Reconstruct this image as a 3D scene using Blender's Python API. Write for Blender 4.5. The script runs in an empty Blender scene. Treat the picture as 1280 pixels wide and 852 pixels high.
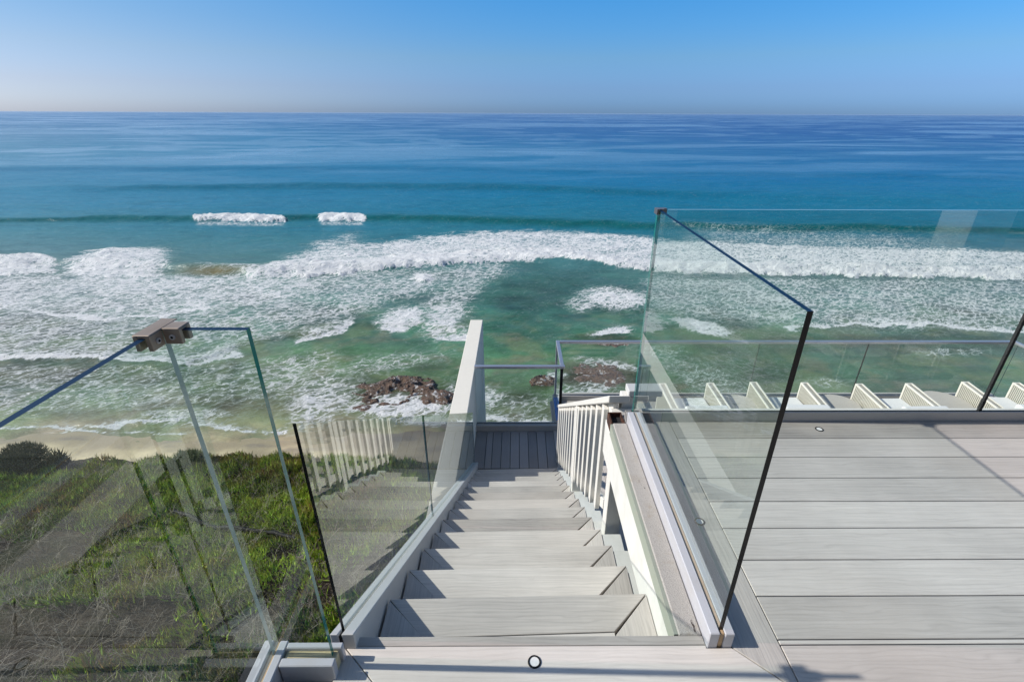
import bpy, bmesh, math, random
import numpy as np
from mathutils import Vector, Matrix

random.seed(7); np.random.seed(7)
R = math.radians
sc = bpy.context.scene
col = sc.collection
ZC = 20.0                     # camera height above the sea (m)
F, PX0, PY0 = 600.0, 650.0, 426.0
PITCH, YAW, ROLL = R(25.35), R(-0.48), R(0.22)
SUN_EL, SUN_SLANT = 35.2, 1.5

# ------------------------------------------------------------------ camera
cd = bpy.data.cameras.new('camera'); cam = bpy.data.objects.new('camera', cd); col.objects.link(cam)
cd.sensor_width = 36; cd.lens = 36 * F / 1280; cd.shift_x = -(PX0 - 640) / 1280; cd.clip_start = .05; cd.clip_end = 120000
CR = Matrix.Rotation(YAW, 3, 'Z') @ Matrix.Rotation(math.pi/2 - PITCH, 3, 'X') @ Matrix.Rotation(ROLL, 3, 'Z')
M4 = CR.to_4x4(); M4.translation = (0, 0, ZC); cam.matrix_world = M4
sc.camera = cam
CRn = np.array(CR)
def at(px, py, z=0.0):                      # where the sight line of a photo pixel meets the level z
    d = CRn @ np.array([(px - PX0) / F, -(py - PY0) / F, -1.0])
    t = (z - ZC) / d[2]
    return d[0] * t, d[1] * t
def proj(x, y, z):
    v = np.stack([x, y, z - ZC], -1) @ CRn
    return PX0 + F * v[..., 0] / -v[..., 2], PY0 - F * v[..., 1] / -v[..., 2]

# ------------------------------------------------------------------ tagging
def tag(o, label=None, cat=None, group=None, kind=None):
    if label: o['label'] = label
    if cat: o['category'] = cat
    if group: o['group'] = group
    if kind: o['kind'] = kind
    return o
def empty(name, loc, label, cat, group=None, rz=0):
    o = bpy.data.objects.new(name, None); col.objects.link(o)
    o.location = loc; o.rotation_euler = (0, 0, rz); o.empty_display_size = .1
    return tag(o, label, cat, group)

# ------------------------------------------------------------------ materials
def lin(c):
    r = []
    for v in c[:3]:
        v /= 255.0
        r.append(v / 12.92 if v <= .04045 else ((v + .055) / 1.055) ** 2.4)
    return tuple(r) + (1,)
class NT:
    def __init__(s, name):
        s.m = bpy.data.materials.new(name); s.m.use_nodes = True; s.t = s.m.node_tree; s.t.nodes.clear()
        s.out = s.t.nodes.new('ShaderNodeOutputMaterial')
    def n(s, typ, **kw):
        nd = s.t.nodes.new('ShaderNode' + typ)
        for k, v in kw.items():
            if k.startswith('_'): setattr(nd, k[1:], v)
        return nd
    def l(s, a, b): s.t.links.new(a, b)
    def setin(s, sock, v):
        if isinstance(v, bpy.types.NodeSocket): s.l(v, sock)
        else: sock.default_value = v
    def math(s, op, a, b=0, clamp=False):
        nd = s.n('Math'); nd.operation = op; nd.use_clamp = clamp
        s.setin(nd.inputs[0], a); s.setin(nd.inputs[1], b); return nd.outputs[0]
    def mix(s, f, a, b, blend='MIX'):
        nd = s.n('Mix'); nd.data_type = 'RGBA'; nd.blend_type = blend
        s.setin(nd.inputs[0], f); s.setin(nd.inputs[6], a); s.setin(nd.inputs[7], b); return nd.outputs[2]
    def noise(s, vec, scale, detail=3, rough=.55, dist=0):
        nd = s.n('TexNoise'); s.l(vec, nd.inputs['Vector']) if vec else None
        nd.inputs['Scale'].default_value = scale; nd.inputs['Detail'].default_value = detail
        nd.inputs['Roughness'].default_value = rough; nd.inputs['Distortion'].default_value = dist
        return nd.outputs['Fac']
    def ramp(s, f, stops):
        nd = s.n('ValToRGB'); s.l(f, nd.inputs[0]); e = nd.color_ramp.elements
        e[0].position, e[0].color = stops[0][0], stops[0][1]
        e[1].position, e[1].color = stops[-1][0], stops[-1][1]
        for p, c in stops[1:-1]:
            k = e.new(p); k.color = c
        return nd.outputs[0]
    def sstep(s, x, a, b):
        nd = s.n('MapRange'); nd.interpolation_type = 'SMOOTHSTEP'
        s.setin(nd.inputs[0], x); s.setin(nd.inputs[1], a); s.setin(nd.inputs[2], b)
        nd.inputs[3].default_value = 0; nd.inputs[4].default_value = 1; return nd.outputs[0]
    def mapping(s, vec, scale=(1, 1, 1), rot=(0, 0, 0)):
        nd = s.n('Mapping'); s.l(vec, nd.inputs['Vector'])
        nd.inputs['Scale'].default_value = scale; nd.inputs['Rotation'].default_value = rot; return nd.outputs[0]
    def bump(s, h, strength, dist, normal=None):
        nd = s.n('Bump'); s.l(h, nd.inputs['Height']); nd.inputs['Strength'].default_value = strength
        nd.inputs['Distance'].default_value = dist
        if normal: s.l(normal, nd.inputs['Normal'])
        return nd.outputs[0]
    def bsdf(s, color, rough=.6, metal=0, spec=.5, normal=None, ior=None, sub=0):
        b = s.n('BsdfPrincipled')
        s.setin(b.inputs['Base Color'], color); s.setin(b.inputs['Roughness'], rough)
        b.inputs['Metallic'].default_value = metal; b.inputs['Specular IOR Level'].default_value = spec
        if ior: b.inputs['IOR'].default_value = ior
        if normal: s.l(normal, b.inputs['Normal'])
        return b.outputs[0]
    def done(s, sh, disp=None):
        s.l(sh, s.out.inputs['Surface']); return s.m

def mat_boards(name, base, contrast=.10, rough=.55):
    """composite deck board: embossed grain along U, each board a slightly different shade"""
    t = NT(name)
    uv = t.n('UVMap').outputs[0]
    at_ = t.n('Attribute'); at_.attribute_name = 'shade'
    g1 = t.noise(t.mapping(uv, (2.2, 95, 1)), 1, 4, .6, .2)
    w = t.n('TexWave'); w.wave_type = 'BANDS'; w.bands_direction = 'Y'; w.inputs['Scale'].default_value = 4.2
    w.inputs['Distortion'].default_value = 14; w.inputs['Detail'].default_value = 2.5; w.inputs['Detail Scale'].default_value = .8
    t.l(t.mapping(uv, (1.0, 5.0, 1)), w.inputs['Vector'])
    cath = t.math('POWER', w.outputs['Fac'], 5)
    big = t.noise(t.mapping(uv, (.9, 3, 1)), 1.6, 3)
    gp = t.n('NewGeometry').outputs['Position']
    dirt = t.noise(gp, 2.3, 5, .62)
    f = t.math('ADD', t.math('MULTIPLY', t.math('SUBTRACT', g1, .5), 1.5), t.math('MULTIPLY', t.math('SUBTRACT', big, .5), .9))
    f = t.math('SUBTRACT', f, t.math('MULTIPLY', cath, .28))
    f = t.math('ADD', f, t.math('MULTIPLY', t.math('SUBTRACT', dirt, .5), 1.6))
    f = t.math('ADD', f, t.math('MULTIPLY', at_.outputs['Fac'], 1.7))
    k = t.math('ADD', 1.0, t.math('MULTIPLY', f, contrast * 2))
    c = t.n('VectorMath'); c.operation = 'SCALE'; c.inputs[0].default_value = base[:3]; t.l(k, c.inputs['Scale'])
    warm = t.mix(t.sstep(t.noise(gp, .9, 3), .45, .7), c.outputs[0], (base[0]*1.0, base[1]*.93, base[2]*.88, 1))
    cc = t.mix(.35, c.outputs[0], warm)
    # small dark stains
    st = t.sstep(t.noise(gp, 7.5, 5, .7), .66, .78)
    cc = t.mix(t.math('MULTIPLY', st, .22), cc, (base[0]*.55, base[1]*.5, base[2]*.45, 1))
    h = t.math('ADD', g1, t.math('MULTIPLY', cath, -.3))
    return t.done(t.bsdf(cc, rough, spec=.35, normal=t.bump(h, .35, .002)))
def mat_paint(name, base, rough=.5, dirt=.12, bump=.15, dirtcol=(.30, .26, .2, 1), scale=6, spec=.4):
    t = NT(name); gp = t.n('NewGeometry').outputs['Position']
    n1 = t.noise(gp, scale, 6, .65); n2 = t.noise(gp, scale * 7, 4, .6); n3 = t.noise(t.mapping(gp, (9, 9, 1.2)), 1.3, 4)
    f = t.math('MULTIPLY', t.sstep(n1, .45, .75), dirt)
    f = t.math('ADD', f, t.math('MULTIPLY', t.sstep(n3, .5, .8), dirt * .6))
    c = t.mix(f, base, dirtcol)
    c = t.mix(t.math('MULTIPLY', n2, .1), c, (base[0]*.6, base[1]*.6, base[2]*.6, 1))
    return t.done(t.bsdf(c, rough, spec=spec, normal=t.bump(n2, bump, .002)))
def mat_metal(name, base, rough=.35, metal=1, var=.15):
    t = NT(name); gp = t.n('NewGeometry').outputs['Position']
    n1 = t.noise(gp, 14, 5, .6); n2 = t.noise(gp, 90, 3)
    c = t.mix(t.math('MULTIPLY', t.sstep(n1, .4, .75), var), base, (base[0]*.45, base[1]*.42, base[2]*.4, 1))
    r = t.math('ADD', rough, t.math('MULTIPLY', t.math('SUBTRACT', n1, .5), .3))
    return t.done(t.bsdf(c, r, metal=metal, normal=t.bump(n2, .08, .001)))
def mat_glass(name, tint=(.955, .985, .972, 1), refl=.036, smear=.005):
    """float glass: both faces of the slab reflect by angle, the body tints what lies behind"""
    t = NT(name)
    lw = t.n('LayerWeight'); lw.inputs['Blend'].default_value = .5
    p = t.math('POWER', lw.outputs['Facing'], 5)
    f1 = t.math('ADD', refl, t.math('MULTIPLY', p, 1 - refl), clamp=True)
    both = t.math('DIVIDE', t.math('MULTIPLY', f1, 2.0), t.math('ADD', 1.0, f1))          # two faces of the slab together
    bf = t.n('NewGeometry').outputs['Backfacing']
    fr = t.math('MULTIPLY', both, t.math('SUBTRACT', 1.0, bf))
    gp = t.n('NewGeometry').outputs['Position']
    tr = t.n('BsdfTransparent'); tr.inputs[0].default_value = tint
    gl = t.n('BsdfGlossy'); gl.inputs['Roughness'].default_value = .0; gl.inputs[0].default_value = (.97, 1, .985, 1)
    mx = t.n('MixShader'); t.l(fr, mx.inputs[0]); t.l(tr.outputs[0], mx.inputs[1]); t.l(gl.outputs[0], mx.inputs[2])
    # salt film and dust on the outer face
    df = t.n('BsdfDiffuse'); df.inputs[0].default_value = (.62, .66, .60, 1)
    s = t.math('MULTIPLY', t.math('ADD', .35, t.sstep(t.noise(t.mapping(gp, (5, 5, 1.6)), 1.5, 6, .7), .45, .75)), smear)
    m2 = t.n('MixShader'); t.l(s, m2.inputs[0]); t.l(mx.outputs[0], m2.inputs[1]); t.l(df.outputs[0], m2.inputs[2])
    return t.done(m2.outputs[0])
def mat_edge(name, c, rough=.12, spec=.8):
    t = NT(name); gp = t.n('NewGeometry').outputs['Position']
    n = t.noise(t.mapping(gp, (3, 3, 9)), 1.6, 3)
    cc = t.mix(t.math('MULTIPLY', t.sstep(n, .35, .7), .45), c, (c[0]*.45, c[1]*.6, c[2]*.65, 1))
    return t.done(t.bsdf(cc, rough, spec=spec))

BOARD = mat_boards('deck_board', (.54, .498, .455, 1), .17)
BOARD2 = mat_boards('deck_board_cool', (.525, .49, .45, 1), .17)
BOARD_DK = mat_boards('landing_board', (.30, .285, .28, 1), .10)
WHITE = mat_paint('white_paint', (.72, .70, .65, 1), .45, .12, .12)
WHITE_OLD = mat_paint('weathered_white_paint', (.70, .69, .65, 1), .5, .30, .3, (.42, .42, .36, 1), 9)
STUCCO_W = mat_paint('cream_stucco', (.72, .69, .61, 1), .8, .10, .5, (.42, .38, .32, 1), 4)
GREYP = mat_paint('grey_paint', (.54, .54, .53, 1), .45, .18, .1, (.3, .28, .25, 1))
GREYP2 = mat_paint('grey_curb_coating', (.45, .43, .41, 1), .55, .2, .15, (.2, .2, .2, 1))
GREEN_T = mat_paint('green_grey_flashing', (.30, .33, .27, 1), .6, .35, .3, (.36, .34, .3, 1), 12)  # trim paint and the tinted shadow of the glass in one colour
ALU = mat_metal('anodised_aluminium', (.62, .62, .66, 1), .38, .85, .1)
ALU_P = mat_paint('satin_aluminium_coat', (.50, .50, .53, 1), .35, .22, .05, (.42, .36, .28, 1), 8, .6)
BRONZE = mat_metal('tarnished_brass', (.33, .26, .20, 1), .45, .35, .35)
CLAMP_D = mat_metal('dark_bronze', (.17, .165, .175, 1), .35, .5, .3)
BLUE_EDGE = mat_paint('blue_edge_colour', (.02, .16, .5, 1), .4, .05)
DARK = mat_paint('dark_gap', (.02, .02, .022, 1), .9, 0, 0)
GASKET = mat_paint('tan_gasket', (.55, .38, .22, 1), .6, .35, .3, (.2, .12, .06, 1), 25)
GASKET2 = mat_paint('yellowed_sealant', (.62, .52, .32, 1), .6, .5, .5, (.25, .16, .07, 1), 30)
RUBBER = mat_paint('black_rubber', (.015, .015, .016, 1), .65, 0, .1, spec=.2)
GLASS = mat_glass('clear_glass')
GLASS_L = mat_glass('clear_glass_low', (.965, .988, .98, 1), .04, .015)
E_BLUE = mat_edge('glass_edge_sky_blue', (.004, .030, .075, 1), .5, .12)  # the sky mirrored in the top edges is put into this blue
E_TEAL = mat_edge('glass_edge_teal', (.01, .19, .15, 1))
E_BLACK = mat_edge('glass_edge_black', (.006, .008, .009, 1), .25, .3)
E_PALE = mat_edge('glass_edge_pale', (.42, .48, .42, 1))
WEAVE = mat_paint('woven_rope', (.62, .58, .49, 1), .8, .15, .4, (.35, .32, .27, 1), 20)
FRAME_W = mat_paint('ivory_frame', (.76, .72, .64, 1), .5, .08, .1)
CUSH = mat_paint('white_cushion', (.74, .74, .73, 1), .9, .05, .5, (.5, .5, .5, 1), 10)
TABLE = mat_paint('pale_table_top', (.48, .45, .40, 1), .6, .12, .2, (.3, .28, .24, 1))

# stucco ledge: pebbly aggregate
t = NT('pebble_stucco'); gp = t.n('NewGeometry').outputs['Position']
v = t.n('TexVoronoi'); v.inputs['Scale'].default_value = 360; t.l(gp, v.inputs['Vector'])
c = t.ramp(v.outputs['Distance'], [(0, (.52, .49, .45, 1)), (1, (.30, .28, .26, 1))])
c = t.mix(t.sstep(t.noise(gp, 16, 6, .7), .5, .7), c, (.36, .32, .27, 1))
c = t.mix(t.sstep(t.noise(t.mapping(gp, (30, 8, 10)), 1.2, 5, .7), .64, .70), c, (.05, .04, .035, 1))
STUCCO = t.done(t.bsdf(c, .9, normal=t.bump(v.outputs['Distance'], .5, .003)))

# rust for the broken end of the ledge
t = NT('rusty_cavity'); gp = t.n('NewGeometry').outputs['Position']
c = t.ramp(t.noise(gp, 40, 5, .7), [(.3, (.012, .008, .006, 1)), (.55, (.06, .02, .01, 1)), (.75, (.22, .10, .05, 1))])
RUST = t.done(t.bsdf(c, .9))

# ------------------------------------------------------------------ mesh builder
class MB:
    def __init__(s): s.v = []; s.f = []; s.uv = []; s.mi = []; s.sh = []
    def poly(s, pts, mi=0, uvs=None, sh=0):
        b = len(s.v); s.v += [tuple(p) for p in pts]; s.f.append(tuple(range(b, b + len(pts)))); s.mi.append(mi)
        s.uv.append(uvs or [(p[0], p[1]) for p in pts]); s.sh.append(sh)
    def prism(s, pts, ext, mi=0, mi_side=None, uvf=None, sh=0):
        """pts: planar polygon (3-D), ext: extrusion vector. shared vertices so that bevels work"""
        n = len(pts); b = len(s.v); e = Vector(ext)
        P = [Vector(p) for p in pts]
        nrm = Vector((0, 0, 0))
        for i in range(n): nrm += P[i].cross(P[(i + 1) % n])
        if nrm.dot(e) < 0: P.reverse(); 
        A = P; B = [p + e for p in P]
        s.v += [tuple(p) for p in A + B]
        uvf = uvf or (lambda p: (p[0], p[1]))
        def add(idx, m):
            s.f.append(tuple(b + i for i in idx)); s.mi.append(m); s.uv.append([uvf(s.v[b + i]) for i in idx]); s.sh.append(sh)
        add(list(range(n))[::-1], mi); add([n + i for i in range(n)], mi)
        ms = mi if mi_side is None else mi_side
        for i in range(n):
            j = (i + 1) % n
            m_ = ms[i] if isinstance(ms, (list, tuple)) else ms
            add([i, j, n + j, n + i], m_)
    def box(s, x0, x1, y0, y1, z0, z1, mi=0, **k):
        s.prism([(x0, y0, z0), (x1, y0, z0), (x1, y1, z0), (x0, y1, z0)], (0, 0, z1 - z0), mi, **k)
    def board(s, poly, ztop, th, along):
        """board from an outline in plan; grain along 'x' or 'y'"""
        o = random.uniform(0, 60); o2 = random.uniform(0, 60)
        uvf = (lambda p: (p[0] + o, p[1] + p[2] + o2)) if along == 'x' else (lambda p: (p[1] + o, p[0] + p[2] + o2))
        s.prism([(x, y, ztop - th) for x, y in poly], (0, 0, th), 0, uvf=uvf, sh=random.uniform(-.5, .5))
    def tube(s, path, r, seg=6, mi=0, cap=True):
        path = [Vector(p) for p in path]; n = len(path); b = len(s.v)
        rr = r if isinstance(r, (list, tuple)) else [r] * n
        for i, p in enumerate(path):
            d = (path[min(i + 1, n - 1)] - path[max(i - 1, 0)]).normalized()
            u = d.orthogonal().normalized() if i == 0 else (u - d * u.dot(d)).normalized()
            w = d.cross(u)
            for k in range(seg):
                a = 2 * math.pi * k / seg
                s.v.append(tuple(p + (u * math.cos(a) + w * math.sin(a)) * rr[i]))
        for i in range(n - 1):
            for k in range(seg):
                k2 = (k + 1) % seg
                s.f.append((b + i*seg + k, b + i*seg + k2, b + (i+1)*seg + k2, b + (i+1)*seg + k)); s.mi.append(mi)
                s.uv.append([(0, 0)] * 4); s.sh.append(0)
        if cap:
            for q, rev in ((0, True), (n - 1, False)):
                f = [b + q*seg + k for k in range(seg)]
                if rev: f.reverse()
                s.f.append(tuple(f)); s.mi.append(mi); s.uv.append([(0, 0)] * seg); s.sh.append(0)
    def cyl(s, c, r, h, seg=24, mi=0, axis=(0, 0, 1)):
        a = Vector(axis); s.tube([Vector(c), Vector(c) + a * h], r, seg, mi)
    def build(s, name, mats, parent=None, bevel=0, seg=1, smooth=False, origin=None):
        me = bpy.data.meshes.new(name)
        V = s.v
        if origin is None and parent is not None: origin = parent.location
        if origin is not None: V = [(a - origin[0], b_ - origin[1], c_ - origin[2]) for a, b_, c_ in V]
        me.from_pydata(V, [], s.f)
        for m in (mats if isinstance(mats, (list, tuple)) else [mats]): me.materials.append(m)
        me.polygons.foreach_set('material_index', s.mi)
        ul = me.uv_layers.new(name='UVMap'); flat = [c for f in s.uv for p in f for c in p]
        ul.data.foreach_set('uv', flat)
        a = me.attributes.new('shade', 'FLOAT', 'FACE'); a.data.foreach_set('value', s.sh)
        if smooth: me.polygons.foreach_set('use_smooth', [True] * len(s.f))
        me.update()
        o = bpy.data.objects.new(name, me); col.objects.link(o)
        if parent is not None: o.parent = parent
        elif origin is not None: o.location = origin
        if bevel:
            b = o.modifiers.new('b', 'BEVEL'); b.width = bevel; b.segments = seg; b.limit_method = 'ANGLE'; b.harden_normals = False
        return o
def Z(drop): return ZC - drop

# value noise
def vnoise(x, y, seed=0):
    rs = np.random.RandomState(seed); L = rs.rand(256, 256)
    xi = np.floor(x).astype(np.int64); yi = np.floor(y).astype(np.int64); fx = x - xi; fy = y - yi
    fx = fx * fx * (3 - 2 * fx); fy = fy * fy * (3 - 2 * fy)
    g = lambda a, b: L[a % 256, b % 256]
    return (g(xi, yi) * (1 - fx) + g(xi + 1, yi) * fx) * (1 - fy) + (g(xi, yi + 1) * (1 - fx) + g(xi + 1, yi + 1) * fx) * fy
def fbm(x, y, seed=0, oct=4):
    s = 0; a = .5; t_ = 0
    for k in range(oct): s = s + a * vnoise(x * 2**k, y * 2**k, seed + k); t_ += a; a *= .5
    return s / t_
def ss(x, a, b):
    t_ = np.clip((x - a) / (b - a), 0, 1); return t_ * t_ * (3 - 2 * t_)

# ================================================================== SEA
def build_sea():
    ds = np.concatenate([np.arange(22, 60, .22), np.arange(60, 120, .35), np.arange(120, 200, .9), np.geomspace(200, 60000, 110)])
    us = np.linspace(-1.75, 1.75, 820)
    D, U = np.meshgrid(ds, us, indexing='ij'); X = D * U; Y = D.copy(); Zs = np.zeros_like(X)
    px, py = proj(X, Y, Zs)
    far = D > 400
    wob = (fbm(X * .12, Y * .25, 3) - .5)
    wf = (fbm(X * .5, Y * .9, 5) - .5)
    # ---- swell crests, traced as a line of the photograph and turned into ground distance
    def crest(pts, amp, front, back, amod=None):
        xs = np.array([p[0] for p in pts], float); ys = np.array([p[1] for p in pts], float)
        w = [at(a, b) for a, b in zip(xs, ys)]
        wx = np.array([a for a, b in w]); wy = np.array([b for a, b in w])
        yc = np.interp(X, wx, wy) + wob * 4
        q = Y - yc
        prof = np.where(q < 0, np.exp(-(q / front) ** 2), np.exp(-(q / back) ** 2))
        a_ = amp * (1 if amod is None else np.interp(X, wx, amod))
        return prof * a_, q
    h1, q1 = crest([(-400, 275), (0, 275), (240, 274), (456, 273), (640, 278), (900, 285), (1280, 290), (1700, 294)], 1.0, 2.4, 6.5, [.6, .6, .9, 1, .9, 1, .9, .8])
    h2, q2 = crest([(-400, 240), (140, 235), (420, 233), (640, 235), (860, 243), (1280, 252), (1700, 256)], 1.1, 4.5, 9, [0, .6, 1, 1, .8, .2, .2])
    h3, q3 = crest([(-400, 212), (200, 211), (500, 210), (800, 215), (1280, 222), (1700, 225)], .9, 6, 12, [.5, .9, .8, .5, .7, .5])
    h4, q4 = crest([(-400, 330), (0, 329), (60, 325), (110, 327), (235, 336), (330, 342), (480, 334), (640, 322), (760, 329), (900, 336), (1280, 340), (1700, 340)], .8, 1.4, 5, [.8, .8, .8, .8, 1, .9, .7, .6, .7, .6, .6, .6])
    h5, q5 = crest([(-400, 455), (0, 447), (235, 452), (300, 430), (440, 404), (520, 408), (590, 418), (640, 422)], .22, .5, 2.0, [1, 1, 1, .8, 1, 1, .8, 0])
    Zs += h1 + h2 + h3 + h4 + h5
    Zs += (fbm(X * .06, Y * .11, 21) - .5) * .5 * ss(D, 30, 90) * (1 - ss(D, 900, 2500))
    Zs += (fbm(X * .35, Y * .8, 22) - .5) * .22 * (1 - ss(D, 120, 250))
    # ---- foam density (0..1)
    dens = np.zeros_like(X)
    jx = px + wf * 22 + wob * 20; jy = py + wf * 7
    def band(top, bot, d, ft, fb, x0=-9e9, x1=9e9, fx=15):
        nonlocal dens
        T = np.interp(jx, [p[0] for p in top], [p[1] for p in top]); B = np.interp(jx, [p[0] for p in bot], [p[1] for p in bot])
        m = ss(jy, T - ft, T + ft * .3) * (1 - ss(jy, B - fb * .3, B + fb)) * ss(jx, x0 - fx, x0 + fx) * (1 - ss(jx, x1 - fx, x1 + fx))
        dens = np.maximum(dens, m * d)
    def blob(cx, cy, rx, ry, d, soft=.6, rot=0):
        nonlocal dens
        a = R(rot); dx = jx - cx; dy = jy - cy
        ex = (dx * math.cos(a) + dy * math.sin(a)) / rx; ey = (-dx * math.sin(a) + dy * math.cos(a)) / ry
        dens = np.maximum(dens, d * (1 - ss(np.sqrt(ex * ex + ey * ey), 1 - soft, 1 + soft * .4)))
    def line(pts, w, d, above=True, tail=0, td=.4):
        nonlocal dens
        xs = [p[0] for p in pts]; L = np.interp(jx, xs, [p[1] for p in pts])
        m = ss(jx, xs[0] - 8, xs[0] + 8) * (1 - ss(jx, xs[-1] - 8, xs[-1] + 8))
        q = L - (jy + wf * 3)
        dens = np.maximum(dens, d * m * (1 - ss(np.abs(q), w * .4, w)))
        if tail: dens = np.maximum(dens, td * m * ss(q, -w, w) * (1 - ss(q, 0, tail)))
    # main breaker, right of the small clear window, then the left pair
    band([(225, 337), (330, 336), (380, 320), (440, 308), (520, 299), (600, 291), (680, 289), (760, 293), (840, 302), (960, 306), (1100, 310), (1280, 316), (1700, 320)],
         [(225, 346), (300, 348), (400, 345), (480, 338), (560, 332), (640, 327), (700, 325), (760, 334), (830, 340), (1000, 344), (1280, 349), (1700, 352)], .70, 6, 2.0, 245, 9e9)
    band([(300, 342), (420, 328), (640, 312), (700, 312), (830, 330), (1280, 338), (1700, 342)],
         [(225, 346), (300, 348), (400, 345), (480, 338), (560, 332), (640, 327), (700, 325), (760, 334), (830, 340), (1000, 344), (1280, 349), (1700, 352)], .86, 7, 1.5, 300, 9e9)
    band([(860, 285), (960, 292), (1100, 296), (1280, 302)], [(860, 312), (1280, 322)], .42, 12, 4, 860, 1180, 60)
    band([(-400, 325), (0, 323), (40, 317), (75, 330)], [(-400, 348), (0, 344), (75, 340)], .80, 3, 2, -999, 70, 6)
    band([(75, 331), (100, 318), (160, 311), (240, 309)], [(75, 343), (130, 346), (240, 347)], .76, 5, 2, 76, 215, 25)
    blob(400, 318, 60, 18, .62, .7, -18); blob(430, 300, 25, 9, .5, .8, -20)
    # old foam between the breakers and the sand
    band([(-400, 346), (640, 338)], [(-400, 470), (0, 440), (200, 440), (330, 410), (430, 395), (560, 350), (640, 340)], .52, 4, 22, -999, 620, 30)
    band([(-400, 350), (460, 345)], [(-400, 400), (300, 385), (460, 355)], .64, 4, 20, -999, 430, 60)
    band([(300, 350), (640, 330)], [(300, 430), (470, 380), (560, 360), (660, 335)], .46, 4, 22, 260, 640, 30)
    line([(30, 386), (70, 394), (130, 397), (200, 393), (270, 384)], 3, .92, tail=14, td=.7)
    line([(-300, 445), (0, 447), (80, 446), (160, 452), (235, 455), (300, 440)], 3.0, .9, tail=30, td=.66)
    line([(365, 428), (390, 424), (420, 414), (445, 405)], 3.2, .93, tail=36, td=.6)
    blob(525, 346, 24, 8, .85); blob(500, 345, 40, 6, .5)
    blob(505, 398, 40, 16, .78, .5, -15); line([(468, 408), (490, 412), (515, 411)], 3.5, .95, tail=24, td=.72)
    blob(560, 398, 45, 26, .68, .6, -35); line([(535, 418), (560, 424), (600, 424)], 3.5, .93, tail=28, td=.7)
    blob(570, 365, 60, 26, .52, .6, -30); blob(600, 340, 45, 16, .5, .6, -15)
    # near shore, left
    band([(-400, 458), (0, 458), (200, 462), (400, 440)], [(-400, 530), (0, 520), (420, 490), (470, 480)], .42, 10, 20, -999, 430, 40)
    blob(130, 482, 60, 16, .5); blob(60, 500, 90, 20, .42); blob(230, 520, 80, 16, .5)
    line([(-300, 545), (60, 533), (90, 536), (140, 531), (200, 526), (240, 522)], 2.5, .88, tail=10, td=.5)
    line([(240, 528), (280, 535), (320, 540), (360, 538)], 2.4, .85, tail=14, td=.55)
    line([(60, 541), (120, 539), (200, 541), (250, 543)], 1.6, .7, tail=5, td=.5)
    blob(400, 500, 70, 34, .60, .7, -25); blob(500, 508, 90, 20, .76, .6); blob(590, 498, 45, 26, .62, .6); blob(475, 455, 110, 16, .42, .7, -10)
    blob(350, 470, 60, 26, .46, .7, -35); blob(560, 525, 90, 10, .75)
    line([(560, 529), (620, 525), (700, 526)], 3, .9, tail=16, td=.66)
    blob(650, 505, 50, 20, .42, .8); blob(690, 470, 14, 10, .7)
    # right
    blob(770, 373, 60, 17, .70, .55, 6); blob(725, 380, 30, 12, .55)
    blob(770, 414, 30, 6, .85, .6, -10); blob(880, 408, 45, 10, .82, .5, 12)
    band([(810, 348), (1280, 352), (1700, 354)], [(810, 385), (960, 400), (1280, 410), (1700, 415)], .50, 6, 18, 800, 9e9, 30)
    blob(960, 372, 130, 20, .56, .7, 6)
    line([(985, 411), (1050, 407), (1110, 404), (1180, 407), (1240, 413), (1280, 417), (1600, 440)], 2.6, .93, tail=22, td=.62)
    blob(1190, 440, 60, 8, .42); blob(1030, 478, 40, 8, .35); blob(880, 470, 70, 26, .42, .7, 20); blob(760, 455, 50, 8, .6, .6, 8)
    blob(740, 487, 50, 16, .52); blob(830, 440, 40, 14, .35)
    # peaks of the outer set
    for a, b, y0, y1 in ((241, 359, 271.5, 278), (396, 458, 272, 277.5)):
        ec = np.abs((px - (a + b) / 2) / ((b - a) / 2))
        T = y1 - 1.0 - (y1 - y0) * np.sqrt(np.clip(1 - ec ** 4, 0, 1)) * (.55 + .75 * fbm(px * .10, px * 0 + a, 9) + .35 * (fbm(px * .45, px * 0, 19) - .5))
        ja = px + 9 * (fbm(py * .5, py * 0 + a, 14) - .5)
        m = ss(ja, a - 3, a + 4) * (1 - ss(ja, b - 4, b + 3)) * ss(py, T - 1, T + 1) * (1 - ss(py + 3 * fbm(px * .3, px * 0, 15), y1, y1 + 2.5))
        dens = np.maximum(dens, m * .99); Zs += m * (.9 * fbm(X * .45, Y * .3, 8) - .40)
        m2 = ss(px, a, a + 8) * (1 - ss(px, b - 8, b)) * ss(py, y1 - 1, y1 + 1) * (1 - ss(py, y1 + 2, y1 + 6)); dens = np.maximum(dens, m2 * .5)
    dens *= .72 + .36 * fbm(X * .22, Y * .3, 31) + .26 * fbm(X * .8, Y * 1.0, 36)
    dens = np.clip(dens, 0, 1)
    thick = ss(dens, .72, .95) * (D < 100) * ss(D, 50, 58)
    Zs += thick * (.45 * fbm(X * .7, Y * .9, 33) + .20 * fbm(X * 2.4, Y * 2.6, 34))
    # ---- body colour of the water, with the brighter reflection on the left painted in
    cx = [0, 320, 640, 960, 1280]; cy = [142, 165, 190, 220, 250, 290, 340, 380, 420, 455, 490, 520, 545]
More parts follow.
